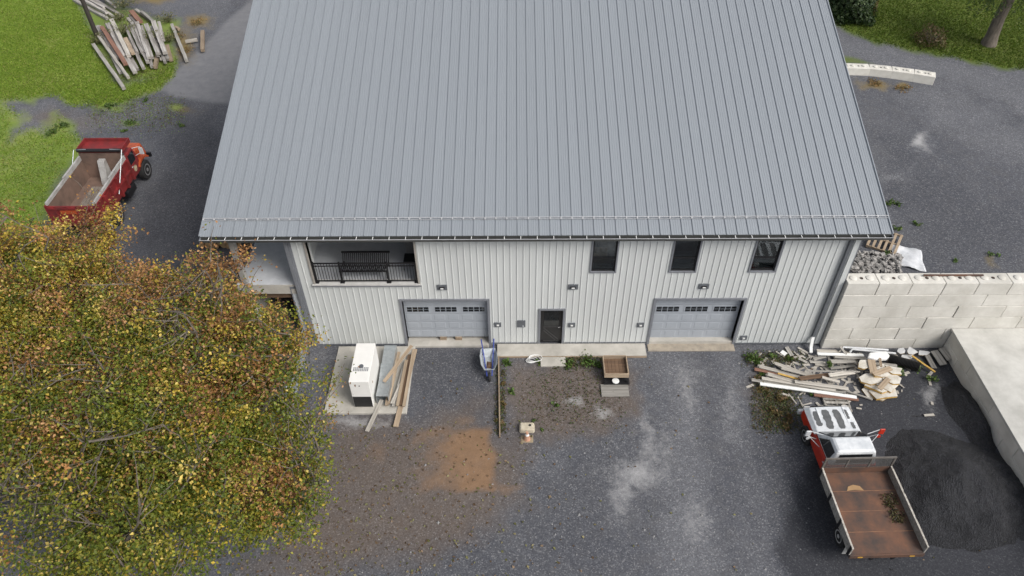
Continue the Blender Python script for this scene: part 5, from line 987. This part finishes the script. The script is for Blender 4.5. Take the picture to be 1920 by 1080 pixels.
# ---------------------------------------------------------------- labels that single things out
def relabel(group, phrase, refs, size=True):
    obs = [o for o in S.objects if o.get('group') == group]
    def dims(o):
        if o.type == 'MESH': c = np.array([v.co for v in o.data.vertices]); return np.ptp(c, 0)
        return None
    bpy.context.view_layer.update()
    for o in obs:
        adj = ''; d_ = dims(o); p = o.matrix_world.translation.copy()
        if d_ is not None and size:
            p = o.matrix_world @ Vector((d_[0]/2, 0, 0)); Ls = sorted(dims(k)[0] for k in obs)
            adj = 'long ' if d_[0] > Ls[int(len(Ls)*.66)] else 'short ' if d_[0] < Ls[int(len(Ls)*.33)] else ''
            adj += 'narrow ' if d_[1] < .13 else 'wide ' if d_[1] > .19 else ''
        ref = min(refs, key=lambda k: (k[1]-p.x)**2+(k[2]-p.y)**2)[0]
        o['label'] = (adj+phrase+' '+ref).strip()
HR = [('by the white downspout end', 16.9, -.7), ('against the foot of the retaining wall', 18.6, -.5), ('by the black corrugated pipe', 20.4, -1.1), ('by the insulation panels', 19.0, -2.0), ('before the white truck nose', 16.6, -3.0), ('by the platform wall', 22.0, -.9), ('at the gravel end of the heap', 14.6, -1.8), ('in the middle of the heap', 16.2, -1.7)]
for g_, ph in [('grey boards in the scrap heap', 'grey weathered scrap board'), ('pale boards in the scrap heap', 'pale weathered scrap board'), ('white boards in the scrap heap', 'white painted scrap board'), ('red-brown boards in the scrap heap', 'red-brown scrap board'), ('tan strips in the scrap heap', 'tan strip of scrap')]: relabel(g_, ph, HR)
PR = [('beside the utility pole', -25.1, 28.4), ('at the driveway side of the lumber pile', -19.6, 26.5), ('at the lawn side of the lumber pile', -23.6, 25.6), ('in the middle of the lumber pile', -21.8, 26.5), ('in the far heap behind the lumber pile', -25.5, 32.5), ('at the near end of the lumber pile', -20.8, 23.2)]
for g_, ph in [('beams piled by the lawn', 'weathered grey timber'), ('red beams in the pile', 'red-brown painted timber'), ('bleached beams in the pile', 'bleached whitish timber'), ('tan offcuts by the pile', 'tan timber offcut'), ('logs beside the pile', 'grey log')]: relabel(g_, ph, PR)
YRF = [('beside the doorstep slab', 5.9, -1.0), ('beside the wooden box', 8.4, -1.7), ('beside the wheelbarrow', 3.3, -1.4), ('beside the traffic cone', 4.75, -4.8), ('between the doorstep slab and the wooden box', 7.2, -1.1), ('out on the dirt before the stoop', 5.5, -3.0)]
relabel('weeds before the stoop', 'green weed in the gravel', YRF)
relabel('weeds by the scrap heap', 'leafy green weed', [('by the right garage door corner', 14.2, -.8), ('under the pale scrap boards', 15.6, -2.2), ('beside the white downspout end', 16.6, -.8), ('in the middle of the scrap heap', 17.3, -1.3)])
relabel('brown weeds beside the truck', 'low brownish weed', [('beside the white truck hood', 15.2, -4.2), ('near the ends of the pale scrap boards', 14.2, -2.3), ('between the scrap heap and the truck', 14.8, -3.2)])
relabel('weeds on the upper lot', 'small green weed', [('beside the barn eave on the upper lot', 19.9, 4.6), ('beside the tan pallet', 20.4, 2.6), ('beside the curved block row', 24.6, 17.3), ('behind the retaining wall', 23.6, 1.7)])
relabel('weeds near the dump truck', 'green weed patch', [('on the grass left of the dump truck', -19.5, 16.0), ('between the dump truck and the lumber pile', -16.5, 17.5), ('by the asphalt drive', -12.5, 16.0)])
relabel('weeds in the lumber pile', 'pale bushy weed', PR); relabel('dry weeds', 'dry rusty brown weed patch', PR+[('beside the curved block row', 25.5, 16.5)])
relabel('boards stacked beside the ducts', 'sawn board', [('leaning by the garage door frame', 0, -.4), ('on the pad beside the ducts', -.6, -2.0), ('along the right edge of the pad', .1, -2.2), ('at the front edge of the pad', -.5, -3.4)])
for i, o in enumerate(sorted([o for o in S.objects if o.get('group') == 'broken panels in the scrap heap'], key=lambda o: o.location.z)):
    o['label'] = ('lowest ', 'low ', 'low ', 'middle ', 'middle ', 'middle ', 'upper ', 'upper ', 'topmost ')[min(i, 8)]+'broken insulation panel with yellow foam edges in the scrap heap'

for o, t in zip([o for o in S.objects if o.get('group') == 'drywall pieces beside the pipe'], ['torn drywall piece nearest the white foam block', 'torn drywall piece against the retaining wall above the black pipe', 'long low drywall strip just behind the black pipe', 'flat drywall piece beside the grey boards at the platform wall']): o['label'] = t
for o, t in zip([o for o in S.objects if o.get('group') == 'tan boards on the panels'], ['upright tan board beside the white foam block on the panels', 'slanting tan board across the top of the broken panels', 'narrow tan stick standing beside the white foam block', 'tan board on the lower broken panels']): o['label'] = t
for o, t in zip([o for o in S.objects if o.get('group') == 'galvanised gate panels'], ['galvanised gate panel leaning nearest the barn corner', 'galvanised gate panel sandwiched between two others', 'galvanised gate panel leaning farthest from the generator pad']): o['label'] = t
